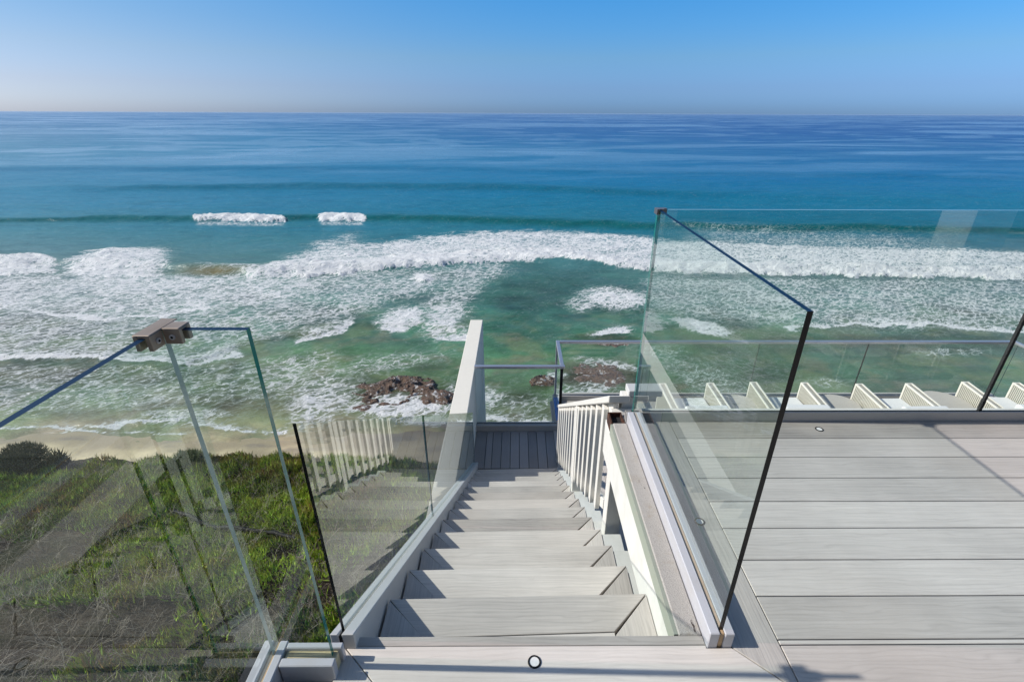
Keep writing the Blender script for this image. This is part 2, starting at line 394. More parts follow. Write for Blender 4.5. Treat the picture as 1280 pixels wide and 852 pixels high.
    tab = [[(70,118,160),(40,100,152),(24,88,148),(18,84,146),(18,84,146)],
           [(88,132,162),(50,118,158),(22,94,148),(16,86,146),(16,86,146)],
           [(80,134,160),(48,122,158),(24,108,152),(16,98,148),(16,98,148)],
           [(70,130,158),(44,118,152),(24,110,150),(14,102,146),(16,102,146)],
           [(68,130,154),(42,116,144),(26,110,140),(18,106,136),(22,108,138)],
           [(80,130,140),(54,116,130),(40,110,126),(26,104,122),(30,104,124)],
           [(78,108,106),(56,112,108),(34,100,96),(44,98,98),(54,98,100)],
           [(84,104,100),(60,108,98),(28,98,88),(48,100,92),(52,96,92)],
           [(88,100,86),(62,104,82),(36,104,76),(46,100,76),(54,92,76)],
           [(74,104,86),(88,112,72),(56,106,62),(50,98,66),(46,94,72)],
           [(84,112,84),(92,112,70),(66,100,56),(48,94,62),(44,94,72)],
           [(120,124,88),(112,116,74),(92,112,62),(60,98,62),(50,96,70)],
           [(160,146,108),(150,128,92),(140,124,80),(100,110,70),(80,110,70)]]
    T = np.array([[lin(c)[:3] for c in r] for r in tab])
    pyw = np.clip(py + wob * 22, 142, 545); pxw = np.clip(px + wob * 60, 0, 1280)
    fi = np.interp(pyw, cy, np.arange(len(cy))); fj = np.interp(pxw, cx, np.arange(5))
    i0 = np.clip(np.floor(fi).astype(int), 0, len(cy) - 2); j0 = np.clip(np.floor(fj).astype(int), 0, 3)
    a = (fi - i0)[..., None]; b = (fj - j0)[..., None]
    C = (T[i0, j0] * (1 - a) + T[i0 + 1, j0] * a) * (1 - b) + (T[i0, j0 + 1] * (1 - a) + T[i0 + 1, j0 + 1] * a) * b
    near = (1 - ss(D, 45, 75))[..., None]
    n1 = fbm(X * .16, Y * .22, 41)[..., None]; n2 = fbm(X * .4, Y * .5, 44)[..., None]
    C = C * (1 + near * ((n1 - .5) * 1.5 + (n2 - .5) * .7))
    hue = fbm(X * .28 + 3, Y * .34, 51)[..., None]; hue2 = fbm(X * .6, Y * .8 + 4, 53)[..., None]
    nn = (1 - ss(D, 38, 56))[..., None]
    C = C * (1 - nn * ss(hue, .5, .68) * .65) + np.array(lin((96, 116, 70))[:3]) * nn * ss(hue, .5, .68) * .65
    C = C * (1 - nn * ss(hue2, .55, .75) * .4) + np.array(lin((112, 112, 80))[:3]) * nn * ss(hue2, .55, .75) * .4
    lum = C.mean(-1, keepdims=True); n3_ = (1 - ss(D, 60, 95))[..., None]
    C = (C * (1 - n3_ * .34) + lum * n3_ * .37) * (1 + .28 * n3_)
    grey = (np.exp(-((px - 20) / 130) ** 2) * np.exp(-((py - 468) / 13) ** 2) * .7)[..., None]; C = C * (1 - grey) + np.array(lin((104, 100, 88))[:3]) * grey
    C[..., 1] *= 1 + (near[..., 0]) * (fbm(X * .3, Y * .35, 47) - .5) * .5
    # weed-covered reef seen through shallow water
    def reef(cx_, cy_, rx, ry, k, rot=0):
        nonlocal C
        a_ = R(rot); dx = jx - cx_ + wf * 20; dy = jy - cy_
        e = np.sqrt(((dx * math.cos(a_) + dy * math.sin(a_)) / rx) ** 2 + ((-dx * math.sin(a_) + dy * math.cos(a_)) / ry) ** 2)
        m = (k * (1 - ss(e, .45, 1.15)))[..., None]
        C = C * (1 - m) + np.array(lin((52, 52, 36))[:3]) * m
    reef(745, 470, 75, 24, .8); reef(690, 478, 40, 10, .75, -10); reef(760, 425, 55, 9, .55); reef(640, 500, 40, 12, .45)
    reef(505, 495, 90, 28, .7); reef(660, 370, 60, 20, .18); reef(1000, 430, 160, 14, .35, -3); reef(120, 470, 140, 14, .30)
    # stirred sand just in front of the breaker lines, swell faces painted darker where less sky is mirrored
    C = np.clip(C, .003, 1)
    face1 = np.exp(-((q1 + 1.6) / 1.7) ** 2)[..., None] * .85
    C = C * (1 - face1) + np.array(lin((14, 84, 84))[:3]) * face1
    face2 = np.exp(-((q2 + 3) / 4.0) ** 2)[..., None] * .65 * np.interp(px, [60, 200, 800, 960], [0, 1, 1, .1])[..., None]
    C = C * (1 - face2) + np.array(lin((10, 88, 108))[:3]) * face2
    face3 = np.exp(-((q3 + 4) / 6.0) ** 2)[..., None] * .4
    C = C * (1 - face3) + np.array(lin((14, 92, 128))[:3]) * face3
    br = (np.exp(-((px - 270) / 50) ** 2) * np.exp(-((py - 341) / 4) ** 2) * .9)[..., None]
    dens *= 1 - .8 * br[..., 0]
    C = C * (1 - br) + np.array(lin((118, 108, 72))[:3]) * br
    # water ends where the sand rises
    shore_x = [at(p, q)[0] for p, q in ((-300, 548), (0, 545), (60, 543), (140, 545), (230, 546), (330, 549), (450, 545), (560, 531), (700, 529), (1280, 560))]
    shore_y = [at(p, q)[1] for p, q in ((-300, 548), (0, 545), (60, 543), (140, 545), (230, 546), (330, 549), (450, 545), (560, 531), (700, 529), (1280, 560))]
    nr, nc = X.shape
    co = np.stack([X, Y, Zs], -1).reshape(-1, 3)
    idx = np.arange(nr * nc).reshape(nr, nc)
    q = np.stack([idx[:-1, :-1], idx[:-1, 1:], idx[1:, 1:], idx[1:, :-1]], -1).reshape(-1, 4)
    me = bpy.data.meshes.new('sea'); me.vertices.add(len(co)); me.vertices.foreach_set('co', co.ravel())
    me.loops.add(q.size); me.loops.foreach_set('vertex_index', q.ravel().astype(np.int32))
    me.polygons.add(len(q)); me.polygons.foreach_set('loop_start', np.arange(0, q.size, 4, dtype=np.int32))
    me.polygons.foreach_set('loop_total', np.full(len(q), 4, np.int32))
    me.polygons.foreach_set('use_smooth', np.ones(len(q), bool)); me.update(calc_edges=True)
    at1 = me.attributes.new('foam', 'FLOAT', 'POINT'); at1.data.foreach_set('value', dens.ravel().astype(np.float32))
    at2 = me.color_attributes.new('body', 'FLOAT_COLOR', 'POINT')
    at2.data.foreach_set('color', np.concatenate([C, np.ones(C.shape[:2] + (1,))], -1).ravel().astype(np.float32))
    o = bpy.data.objects.new('sea', me); col.objects.link(o); tag(o, kind='structure', label='turquoise to deep blue ocean with white surf lines')
    # ---- material
    t = NT('sea_water'); gp = t.n('NewGeometry').outputs['Position']
    fo = t.n('Attribute'); fo.attribute_name = 'foam'; bo = t.n('Attribute'); bo.attribute_name = 'body'
    flat = t.mapping(gp, (1, 1, 0))
    nz = t.n('TexNoise'); nz.inputs['Scale'].default_value = .9; nz.inputs['Detail'].default_value = 3; t.l(flat, nz.inputs['Vector'])
    off = t.n('VectorMath'); off.operation = 'SUBTRACT'; t.l(nz.outputs['Color'], off.inputs[0]); off.inputs[1].default_value = (.5, .5, .5)
    sc_ = t.n('VectorMath'); sc_.operation = 'SCALE'; t.l(off.outputs[0], sc_.inputs[0]); sc_.inputs['Scale'].default_value = 1.1
    ad = t.n('VectorMath'); ad.operation = 'ADD'; t.l(flat, ad.inputs[0]); t.l(sc_.outputs[0], ad.inputs[1])
    warped = t.mapping(t.mapping(ad.outputs[0], (1, 1, 1), (0, 0, R(-32))), (.50, 1.25, 1))
    def lace(scale, k):
        v = t.n('TexVoronoi'); v.feature = 'DISTANCE_TO_EDGE'; v.inputs['Scale'].default_value = scale; t.l(warped, v.inputs['Vector'])
        return t.math('SUBTRACT', 1.0, t.sstep(v.outputs['Distance'], 0.0, k))
    l1 = lace(1.35, .24); l2 = lace(3.6, .26)
    n1 = t.noise(warped, 1.6, 6, .68); n2 = t.noise(warped, .35, 4, .6); n3 = t.noise(warped, 9, 5, .7)
    n1s = t.sstep(n1, .3, .7)
    val = t.math('ADD', t.math('MULTIPLY', l1, .33), t.math('MULTIPLY', l2, .24))
    val = t.math('ADD', val, t.math('MULTIPLY', n1s, .19)); val = t.math('ADD', val, t.math('MULTIPLY', t.sstep(n2, .3, .7), .12))
    val = t.math('ADD', val, t.math('MULTIPLY', t.sstep(n3, .3, .7), .12))
    thr = t.math('SUBTRACT', 1.02, t.math('MULTIPLY', fo.outputs['Fac'], .98))
    d_ = t.math('SUBTRACT', val, thr)
    foam = t.sstep(d_, -.05, .20)
    foam = t.math('MULTIPLY', foam, t.sstep(fo.outputs['Fac'], .12, .3)); foam = t.math('MULTIPLY', foam, t.math('ADD', .70, t.math('MULTIPLY', t.sstep(fo.outputs['Fac'], .4, .8), .30)))
    veil = t.math('MULTIPLY', t.sstep(d_, -.40, .05), .22)
    # slicks and wind streaks on the open water
    pos = t.n('SeparateXYZ'); t.l(gp, pos.inputs[0])
    fard = t.sstep(pos.outputs[1], 80, 300)
    st1 = t.noise(t.mapping(flat, (.0045, .0075, 1), (0, 0, R(4))), 1, 5, .55, 2.6)
    st2 = t.noise(t.mapping(flat, (.016, .08, 1), (0, 0, R(-3))), 1, 5, .6, .8)
    st3 = t.noise(t.mapping(flat, (.0012, .0020, 1)), 1, 6, .6, 2.2)
    sl = t.math('ADD', t.math('MULTIPLY', t.sstep(st1, .50, .60), .45), t.math('MULTIPLY', t.sstep(st2, .45, .65), .22))
    sl = t.math('ADD', sl, t.math('MULTIPLY', t.sstep(st3, .48, .57), .55))
    sl = t.math('MULTIPLY', sl, fard, clamp=True)
    body = t.mix(t.math('MULTIPLY', sl, .34), bo.outputs['Color'], (.20, .40, .54, 1))
    dk = t.sstep(t.noise(t.mapping(flat, (.10, .42, 1), (0, 0, R(5))), 1, 5, .65), .50, .72)
    body = t.mix(t.math('MULTIPLY', dk, .35), body, t.mix(1, body, (.35, .45, .5, 1), 'MULTIPLY'))
    body = t.mix(veil, body, (.50, .58, .54, 1))
    # ripple bump
    r1 = t.noise(t.mapping(flat, (.55, 1.5, 1), (0, 0, R(6))), 1, 4, .6); r2 = t.noise(t.mapping(flat, (.9, 2.3, 1), (0, 0, R(-15))), 3, 5, .65)
    r3 = t.noise(t.mapping(flat, (.05, .2, 1), (0, 0, R(3))), 1, 5, .6)
    bh = t.math('ADD', t.math('MULTIPLY', r1, .35), t.math('MULTIPLY', r2, .09)); bh = t.math('ADD', bh, t.math('MULTIPLY', r3, 1.4))
    nrm = t.bump(bh, .55, 1.0)
    rough = t.math('ADD', .10, t.math('MULTIPLY', fard, t.math('SUBTRACT', .26, t.math('MULTIPLY', sl, .10))))
    lw = t.n('LayerWeight'); lw.inputs['Blend'].default_value = .5; t.l(nrm, lw.inputs['Normal'])
    # steep ripples keep a rough sea from mirroring the horizon fully; smooth slicks mirror more of it
    kf = t.math('ADD', .16, t.math('MULTIPLY', sl, .62))
    fr = t.math('ADD', .02, t.math('MULTIPLY', t.math('POWER', lw.outputs['Facing'], 4.5), kf), clamp=True)
    df = t.n('BsdfDiffuse'); t.l(body, df.inputs[0]); t.l(nrm, df.inputs['Normal'])
    gl = t.n('BsdfGlossy'); t.setin(gl.inputs['Roughness'], rough); t.l(nrm, gl.inputs['Normal']); gl.inputs[0].default_value = (1, 1, 1, 1)
    wm = t.n('MixShader'); t.l(fr, wm.inputs[0]); t.l(df.outputs[0], wm.inputs[1]); t.l(gl.outputs[0], wm.inputs[2]); wat = wm.outputs[0]
    fh = t.math('ADD', t.math('MULTIPLY', n3, .16), t.math('MULTIPLY', n1, .55))
    fcol = t.mix(t.sstep(n3, .3, .7), (.66, .68, .68, 1), (.90, .90, .88, 1))
    fm = t.bsdf(fcol, .8, spec=.2, normal=t.bump(fh, .9, 1.0))
    ms = t.n('MixShader'); t.l(foam, ms.inputs[0]); t.l(wat, ms.inputs[1]); t.l(fm, ms.inputs[2])
    me.materials.append(t.done(ms.outputs[0]))
    return shore_x, shore_y
SHX, SHY = build_sea()

# ================================================================== BEACH (sand sheet rising out of the water)
def grid_mesh(name, xs, ys, zf, mat, kind='structure', label=None):
    Xg, Yg = np.meshgrid(xs, ys, indexing='xy'); Zg = zf(Xg, Yg)
    nr, nc = Xg.shape; idx = np.arange(nr * nc).reshape(nr, nc)
    q = np.stack([idx[:-1, :-1], idx[:-1, 1:], idx[1:, 1:], idx[1:, :-1]], -1).reshape(-1, 4)
    me = bpy.data.meshes.new(name)
    me.from_pydata(np.stack([Xg, Yg, Zg], -1).reshape(-1, 3).tolist(), [], q.tolist())
    me.polygons.foreach_set('use_smooth', [True] * len(q)); me.materials.append(mat)
    o = bpy.data.objects.new(name, me); col.objects.link(o); return tag(o, label=label, kind=kind)
def sand_z(X, Y):
    sy = np.interp(X, SHX, SHY) + (fbm(X * .5, Y * .0 + 3, 61) - .5) * 1.2
    z = (sy - Y) * .055
    return np.where(z > 0, z, z * 3) + (fbm(X * 1.2, Y * 1.2, 62) - .5) * .03
t = NT('beach_sand'); gp = t.n('NewGeometry').outputs['Position']
sp = t.n('SeparateXYZ'); t.l(gp, sp.inputs[0])
n = t.noise(gp, .35, 4, .6, .5); n2 = t.noise(gp, 6, 6, .7); n4 = t.noise(t.mapping(gp, (.3, 1, 1)), .8, 4)
wet = t.sstep(t.math('ADD', sp.outputs[2], t.math('MULTIPLY', t.math('SUBTRACT', n, .5), .22)), .03, .16)
c = t.mix(wet, (.40, .32, .19, 1), (.74, .62, .38, 1))
c = t.mix(t.math('MULTIPLY', t.sstep(n4, .5, .66), .45), c, (.13, .12, .12, 1))
c = t.mix(t.math('MULTIPLY', n2, .3), c, (.25, .19, .12, 1))
c = t.mix(t.math('MULTIPLY', t.sstep(t.math('ADD', sp.outputs[0], t.math('MULTIPLY', n, 5)), -11.5, -6), .6), c, (.20, .17, .14, 1))
rg = t.math('ADD', .35, t.math('MULTIPLY', wet, .5))
SAND = t.done(t.bsdf(c, rg, normal=t.bump(n2, .4, .05)))
grid_mesh('beach', np.linspace(-70, 70, 350), np.linspace(14, 33, 120), sand_z, SAND, label='strip of wet sand below the bluff')

# ================================================================== BLUFF
EDGE = 6.45
def edge_y(x): return EDGE + (fbm(x * .35, x * 0 + 1, 71) - .5) * .9 + np.where(x < -5, (-5 - x) * .05, 0)
def drop(x, y):
    x = np.asarray(x, float); y = np.asarray(y, float)
    e = edge_y(x)
    d0 = 3.10 + .365 * np.minimum(y, e) + (fbm(x * .8, y * .8, 72) - .5) * .5 + (fbm(x * 3, y * 3, 73) - .5) * .12
    d0 = d0 + ss(x, -1.0, -.3) * 1.2
    d0 = d0 + ss(-x, 3, 9) * .1
    q = np.maximum(y - e, 0)
    return d0 + .25 * np.minimum(q, .3) + 1.35 * np.maximum(q - .25, 0)
t = NT('bluff_soil'); gp = t.n('NewGeometry').outputs['Position']
n1 = t.noise(gp, 2.0, 5, .65); n2 = t.noise(gp, 24, 6, .75); n3 = t.noise(gp, 90, 3, .6)
c = t.ramp(n2, [(.3, (.016, .012, .009, 1)), (.5, (.055, .042, .030, 1)), (.72, (.17, .135, .10, 1))])
c = t.mix(t.math('MULTIPLY', t.sstep(n1, .45, .65), .5), c, (.045, .055, .020, 1))
SOIL = t.done(t.bsdf(c, .95, spec=.1, normal=t.bump(t.math('ADD', n2, t.math('MULTIPLY', n3, .4)), 1, .05)))
xs = np.unique(np.concatenate([np.linspace(-40, -10, 60), np.linspace(-10, 1, 240), np.linspace(1, 40, 80)]))
ys = np.unique(np.concatenate([np.linspace(-6, 0, 20), np.linspace(0, 8, 190), np.linspace(8, 19, 40)]))
grid_mesh('bluff', xs, ys, lambda X, Y: ZC - np.minimum(drop(X, Y), 20.6), SOIL, label='dark earth slope at the top of the bluff')

# ---- leaf clumps as merged numpy meshes
def leaf_object(name, P, DIR, L, W, Cc, mat, label, bend=.15, seg=2, sides=3, taper=.15):
    """P base points, DIR unit directions, L lengths, W widths: tapered fleshy leaves"""
    n = len(P)
    up = np.tile([0, 0, 1.0], (n, 1)); u = np.cross(DIR, up + np.random.randn(n, 3) * .3); u /= np.linalg.norm(u, axis=1)[:, None] + 1e-9
    w = np.cross(DIR, u)
    rings = []
    for k in range(seg + 1):
        s_ = k / seg
        cpt = P + DIR * (L * s_)[:, None] + np.array([0, 0, 1.0]) * (bend * L * s_ * s_)[:, None]
        rad = W * .5 * ((1 - s_) * (1 - taper) + taper) * (1.0 if k else .8)
        for j in range(sides):
            a = 2 * math.pi * j / sides
            rings.append(cpt + (u * math.cos(a) + w * math.sin(a)) * rad[:, None])
    V = np.stack(rings, 1)                                     # n, (seg+1)*sides, 3
    nv = V.shape[1]; fc = []
    for k in range(seg):
        for j in range(sides):
            j2 = (j + 1) % sides
            fc.append((k*sides + j, k*sides + j2, (k+1)*sides + j2, (k+1)*sides + j))
    fc = np.array(fc); q = (fc[None] + (np.arange(n) * nv)[:, None, None]).reshape(-1, 4)
    me = bpy.data.meshes.new(name); me.vertices.add(n * nv); me.vertices.foreach_set('co', V.ravel().astype(np.float32))
    me.loops.add(q.size); me.loops.foreach_set('vertex_index', q.ravel().astype(np.int32))
    me.polygons.add(len(q)); me.polygons.foreach_set('loop_start', np.arange(0, q.size, 4, dtype=np.int32))
    me.polygons.foreach_set('loop_total', np.full(len(q), 4, np.int32)); me.update(calc_edges=True)
    tip = np.tile(np.repeat(np.linspace(0, 1, seg + 1), sides), (n, 1))
    ca = me.color_attributes.new('leaf', 'FLOAT_COLOR', 'POINT')
    full = np.concatenate([np.repeat(Cc[:, None, :], nv, 1), tip[..., None]], -1)
    ca.data.foreach_set('color', full.ravel().astype(np.float32))
    me.materials.append(mat)
    o = bpy.data.objects.new(name, me); col.objects.link(o); return o
def mat_leaf(name, tipcol=(.30, .12, .05, 1), tipf=.5, rough=.45, trans=.25):
    t = NT(name); a = t.n('Attribute'); a.attribute_name = 'leaf'
    c = t.mix(t.math('MULTIPLY', t.sstep(a.outputs['Alpha'], .45, 1.0), tipf), a.outputs['Color'], tipcol)
    b = t.n('BsdfPrincipled'); t.l(c, b.inputs['Base Color']); b.inputs['Roughness'].default_value = rough; b.inputs['Specular IOR Level'].default_value = .35
    tr = t.n('BsdfTranslucent'); t.l(c, tr.inputs[0]); m = t.n('MixShader'); m.inputs[0].default_value = trans
    t.l(b.outputs[0], m.inputs[1]); t.l(tr.outputs[0], m.inputs[2]); return t.done(m.outputs[0])
LEAF = mat_leaf('ice_plant_leaf'); GRASS = mat_leaf('grass_blade', (.35, .32, .16, 1), .5, .5, .3); TWIG = mat_leaf('dry_twig', (.42, .38, .32, 1), .3, .8, 0)

def scatter(n, x0, x1, y0, y1):
    return np.random.uniform(x0, x1, n), np.random.uniform(y0, y1, n)
def clear_of_stair(x, y): return x < -.82
# ice plant carpet
x, y = scatter(150000, -12.5, -.6, 1.6, 7.4)
cover = fbm(x * .9, y * .9, 81) + .50 * ss(y, 4.0, 4.8) - .26 * (1 - ss(y, 2.4, 3.6)) * ss(-x, 1.5, 2.6) - .12 * ss(-x, 4.0, 7) * (1 - ss(y, 4.4, 5))
thin = np.clip(.35 + .65 * (1 - ss(-x, 6, 12)), 0, 1)
cover = cover - .5 * ss(y - edge_y(x), -.55, -.2) * ss(-x, 3.0, 4.2)
keep = (cover > .37 + .12 * np.random.rand(len(x))) & clear_of_stair(x, y) & (y < edge_y(x) + .12) & (np.random.rand(len(x)) < thin)
x = x[keep]; y = y[keep]; n = len(x)
DIRn = np.stack([np.random.randn(n) * .45 - .05, np.random.randn(n) * .45, np.abs(np.random.randn(n)) * .35 + .8], -1); DIRn /= np.linalg.norm(DIRn, axis=1)[:, None]
clump = fbm(x * 5, y * 5, 82); zb = ZC - drop(x, y) + (clump - .35) * .30 - .01
g = fbm(x * 1.4, y * 1.4, 83)[:, None] + np.random.randn(n, 1) * .2
cA = np.array([.06, .18, .02]); cB = np.array([.50, .70, .09]); cC = np.array([.40, .20, .11])
Cc = cA + (cB - cA) * np.clip((g - .28) * 2.0, 0, 1)
red = (np.clip(fbm(x * 2.2, y * 2.2, 84) - .52, 0, 1) * 3.2 * np.random.rand(n))[:, None]; Cc = Cc * (1 - np.clip(red, 0, .8)) + cC * np.clip(red, 0, .8)
o = leaf_object('ice_plant', np.stack([x, y, zb], -1), DIRn, np.random.uniform(.05, .11, n), np.random.uniform(.015, .028, n), Cc, LEAF, '', .18)
tag(o, 'carpet of green ice plant with reddish tips on the slope left of the stairs', 'ground cover', kind='stuff')
# grass and weeds between
x, y = scatter(110000, -11, -.6, .9, 6.8)
gd = fbm(x * 1.1, y * 1.1, 91)
keep = (gd > .42 + .22 * np.random.rand(len(x)) + .4 * ss(y, 3.4, 4.2) + .08) & clear_of_stair(x, y) & (y < edge_y(x))
x = x[keep]; y = y[keep]; n = len(x)
DIRn = np.stack([np.random.randn(n) * .6, np.random.randn(n) * .6, np.abs(np.random.randn(n)) * .5 + .7], -1); DIRn /= np.linalg.norm(DIRn, axis=1)[:, None]
Cc = np.array([.12, .19, .04]) + np.random.rand(n, 1) * np.array([.20, .22, .06])
dry = (np.random.rand(n) < .22)[:, None]; Cc = np.where(dry, np.array([.30, .26, .16]) * (1 + .3 * np.random.randn(n, 1) * .5), Cc)
o = leaf_object('grass', np.stack([x, y, ZC - drop(x, y) - .01], -1), DIRn, np.random.uniform(.06, .20, n), np.random.uniform(.003, .007, n), np.clip(Cc, .01, 1), GRASS, '', -.25, 3)
tag(o, 'thin green and dry grass between the ice plants on the slope', 'grass', kind='stuff')
# dry stalk litter
x, y = scatter(60000, -9, -.6, .7, 6.9)
gd = fbm(x * .8 + 9, y * .8, 95) + .22 * (1 - ss(y, 2.6, 3.8)) + .10 * ss(-x, 3, 5) + .25 * ss(y - edge_y(x), -.5, .1) - .25 * ss(y, 3.6, 4.4) * (1 - ss(y - edge_y(x), -.6, -.3)) 
keep = (gd > .52 + .25 * np.random.rand(len(x))) & clear_of_stair(x, y)
x = x[keep]; y = y[keep]; n = len(x)
DIRn = np.random.randn(n, 3); DIRn[:, 2] = np.abs(DIRn[:, 2]) * .35 + .05; DIRn /= np.linalg.norm(DIRn, axis=1)[:, None]
sh = np.random.rand(n, 1); Cc = np.array([.14, .11, .08]) + sh * sh * np.array([.46, .41, .34])
o = leaf_object('dry_stalks', np.stack([x, y, ZC - drop(x, y) + np.random.rand(n) * .05], -1), DIRn, np.random.uniform(.03, .11, n), np.random.uniform(.0016, .0036, n), Cc * .42, TWIG, '', -.1, 2, 3, .4)
tag(o, 'tangle of dry grey stalks lying on the slope below the left glass', 'brushwood', kind='stuff')
# dead branching stalks standing in the brush
m = 3600
x, y = scatter(m, -7, -.85, .9, 6.3)
kk = (fbm(x * .8 + 9, y * .8, 95) + .22 * (1 - ss(y, 2.6, 3.8)) + .12 * ss(-x, 2.5, 4)) > .52 + .2 * np.random.rand(m); x = x[kk]; y = y[kk]; m = len(x)
P0 = np.stack([x, y, ZC - drop(x, y)], -1); D0 = np.random.randn(m, 3) * .55; D0[:, 2] = np.abs(D0[:, 2]) * .5 + .35; D0 /= np.linalg.norm(D0, axis=1)[:, None]; L0 = np.random.uniform(.12, .36, m)
PP, DD, LL, WW = [P0], [D0], [L0], [np.full(m, .0042)]
for k in range(5):
    u_ = np.random.uniform(.25, .95, m); P1 = P0 + D0 * (L0 * u_)[:, None] + np.array([0, 0, 1.0]) * (-.05 * L0 * u_ * u_)[:, None]
    D1 = D0 + np.random.randn(m, 3) * .75; D1 /= np.linalg.norm(D1, axis=1)[:, None]; PP.append(P1); DD.append(D1); L1 = L0 * np.random.uniform(.25, .6, m); LL.append(L1); WW.append(np.full(m, .0026))
    P2 = P1 + D1 * (L1 * .6)[:, None]; D2 = D1 + np.random.randn(m, 3) * .7; D2 /= np.linalg.norm(D2, axis=1)[:, None]; PP.append(P2); DD.append(D2); LL.append(L1 * .6); WW.append(np.full(m, .0018))
PP = np.concatenate(PP); DD = np.concatenate(DD); LL = np.concatenate(LL); WW = np.concatenate(WW); sh = np.random.rand(m, 1); Cb = np.array([.16, .13, .10]) + sh * np.array([.38, .35, .30]); Cb = np.tile(Cb, (11, 1))
o = leaf_object('dead_stalks', PP, DD, LL, WW, Cb, TWIG, '', -.05, 2, 3, .45)
tag(o, 'pale branching dead stalks standing among the ground cover', 'brushwood', kind='stuff')
# bushes on the rim
def shrub(name, cx, cy, r, h, n, ca, cb, label, leafL=.06, spiky=False):
    zb = ZC - float(drop(cx, cy)); root = empty(name, (cx, cy, zb), label, 'shrub')
    ph = np.random.rand(n) * 6.283; rr = np.sqrt(np.random.rand(n)); hz = np.random.rand(n)
    lump = .75 + .5 * fbm(np.cos(ph) * 2 + 5, np.sin(ph) * 2 + hz * 3 + 5, 99)
    X_ = np.cos(ph) * rr * r * lump * np.sqrt(1 - (hz * .85) ** 2); Y_ = np.sin(ph) * rr * r * lump * np.sqrt(1 - (hz * .85) ** 2); Z_ = hz * h * lump
    Dn = np.stack([X_ / r, Y_ / r, .4 + Z_ / h], -1) + np.random.randn(n, 3) * .5; Dn /= np.linalg.norm(Dn, axis=1)[:, None]
    Cc = np.array(ca) + np.random.rand(n, 1) * (np.array(cb) - np.array(ca))
    o = leaf_object('foliage', np.stack([X_, Y_, Z_], -1), Dn, np.random.uniform(leafL * .6, leafL * 1.3, n), np.full(n, leafL * .28), Cc, GRASS, '')
    o.parent = root
    mb = MB()
    for k in range(9):
        a = random.uniform(0, 6.28); e = random.uniform(.3, .8)
        mb.tube([(cx, cy, zb - .1), (cx + math.cos(a) * r * .3 * e, cy + math.sin(a) * r * .3 * e, zb + h * .4), (cx + math.cos(a) * r * e, cy + math.sin(a) * r * e, zb + h * .8)], [.014, .009, .003], 5)
    mb.build('branches', BARK, root)
    return root
t = NT('grey_bark'); gp = t.n('NewGeometry').outputs['Position']
BARK = t.done(t.bsdf(t.ramp(t.noise(gp, 30, 5, .7), [(.3, (.05, .04, .03, 1)), (.7, (.17, .14, .11, 1))]), .9))
sx, sy = at(8, 566, Z(5.0))
shrub('shrub', sx - .1, sy + .15, .42, .36, 6000, (.012, .018, .008), (.05, .065, .022), 'low dark green shrub on the rim of the bluff at the far left', .05)
sx, sy = at(54, 566, Z(5.1))
shrub('shrub', sx, sy + .15, .13, .30, 420, (.07, .06, .04), (.16, .14, .08), 'small dry tuft standing alone on the rim right of the dark shrub', .09)
sx, sy = at(222, 570, Z(5.0))
shrub('shrub', sx, sy + .1, .34, .26, 2600, (.05, .09, .03), (.14, .20, .07), 'grey green bushy plant on the rim behind the cornered glass', .07)
# black drip pipe
mb = MB(); pts = []
for k in range(26):
    s_ = k / 25; px_ = 205 + 190 * s_; py_ = 610 + 50 * s_ + 5 * math.sin(s_ * 7)
    a, b = at(px_, py_, Z(4.35)); pts.append((a, b, ZC - float(drop(a, b)) + .115 + .02 * math.sin(s_ * 19)))
mb.tube(pts, .024, 8)
tag(mb.build('irrigation_pipe', RUBBER, None, smooth=True), 'thin black drip pipe running across the ice plants', 'pipe')

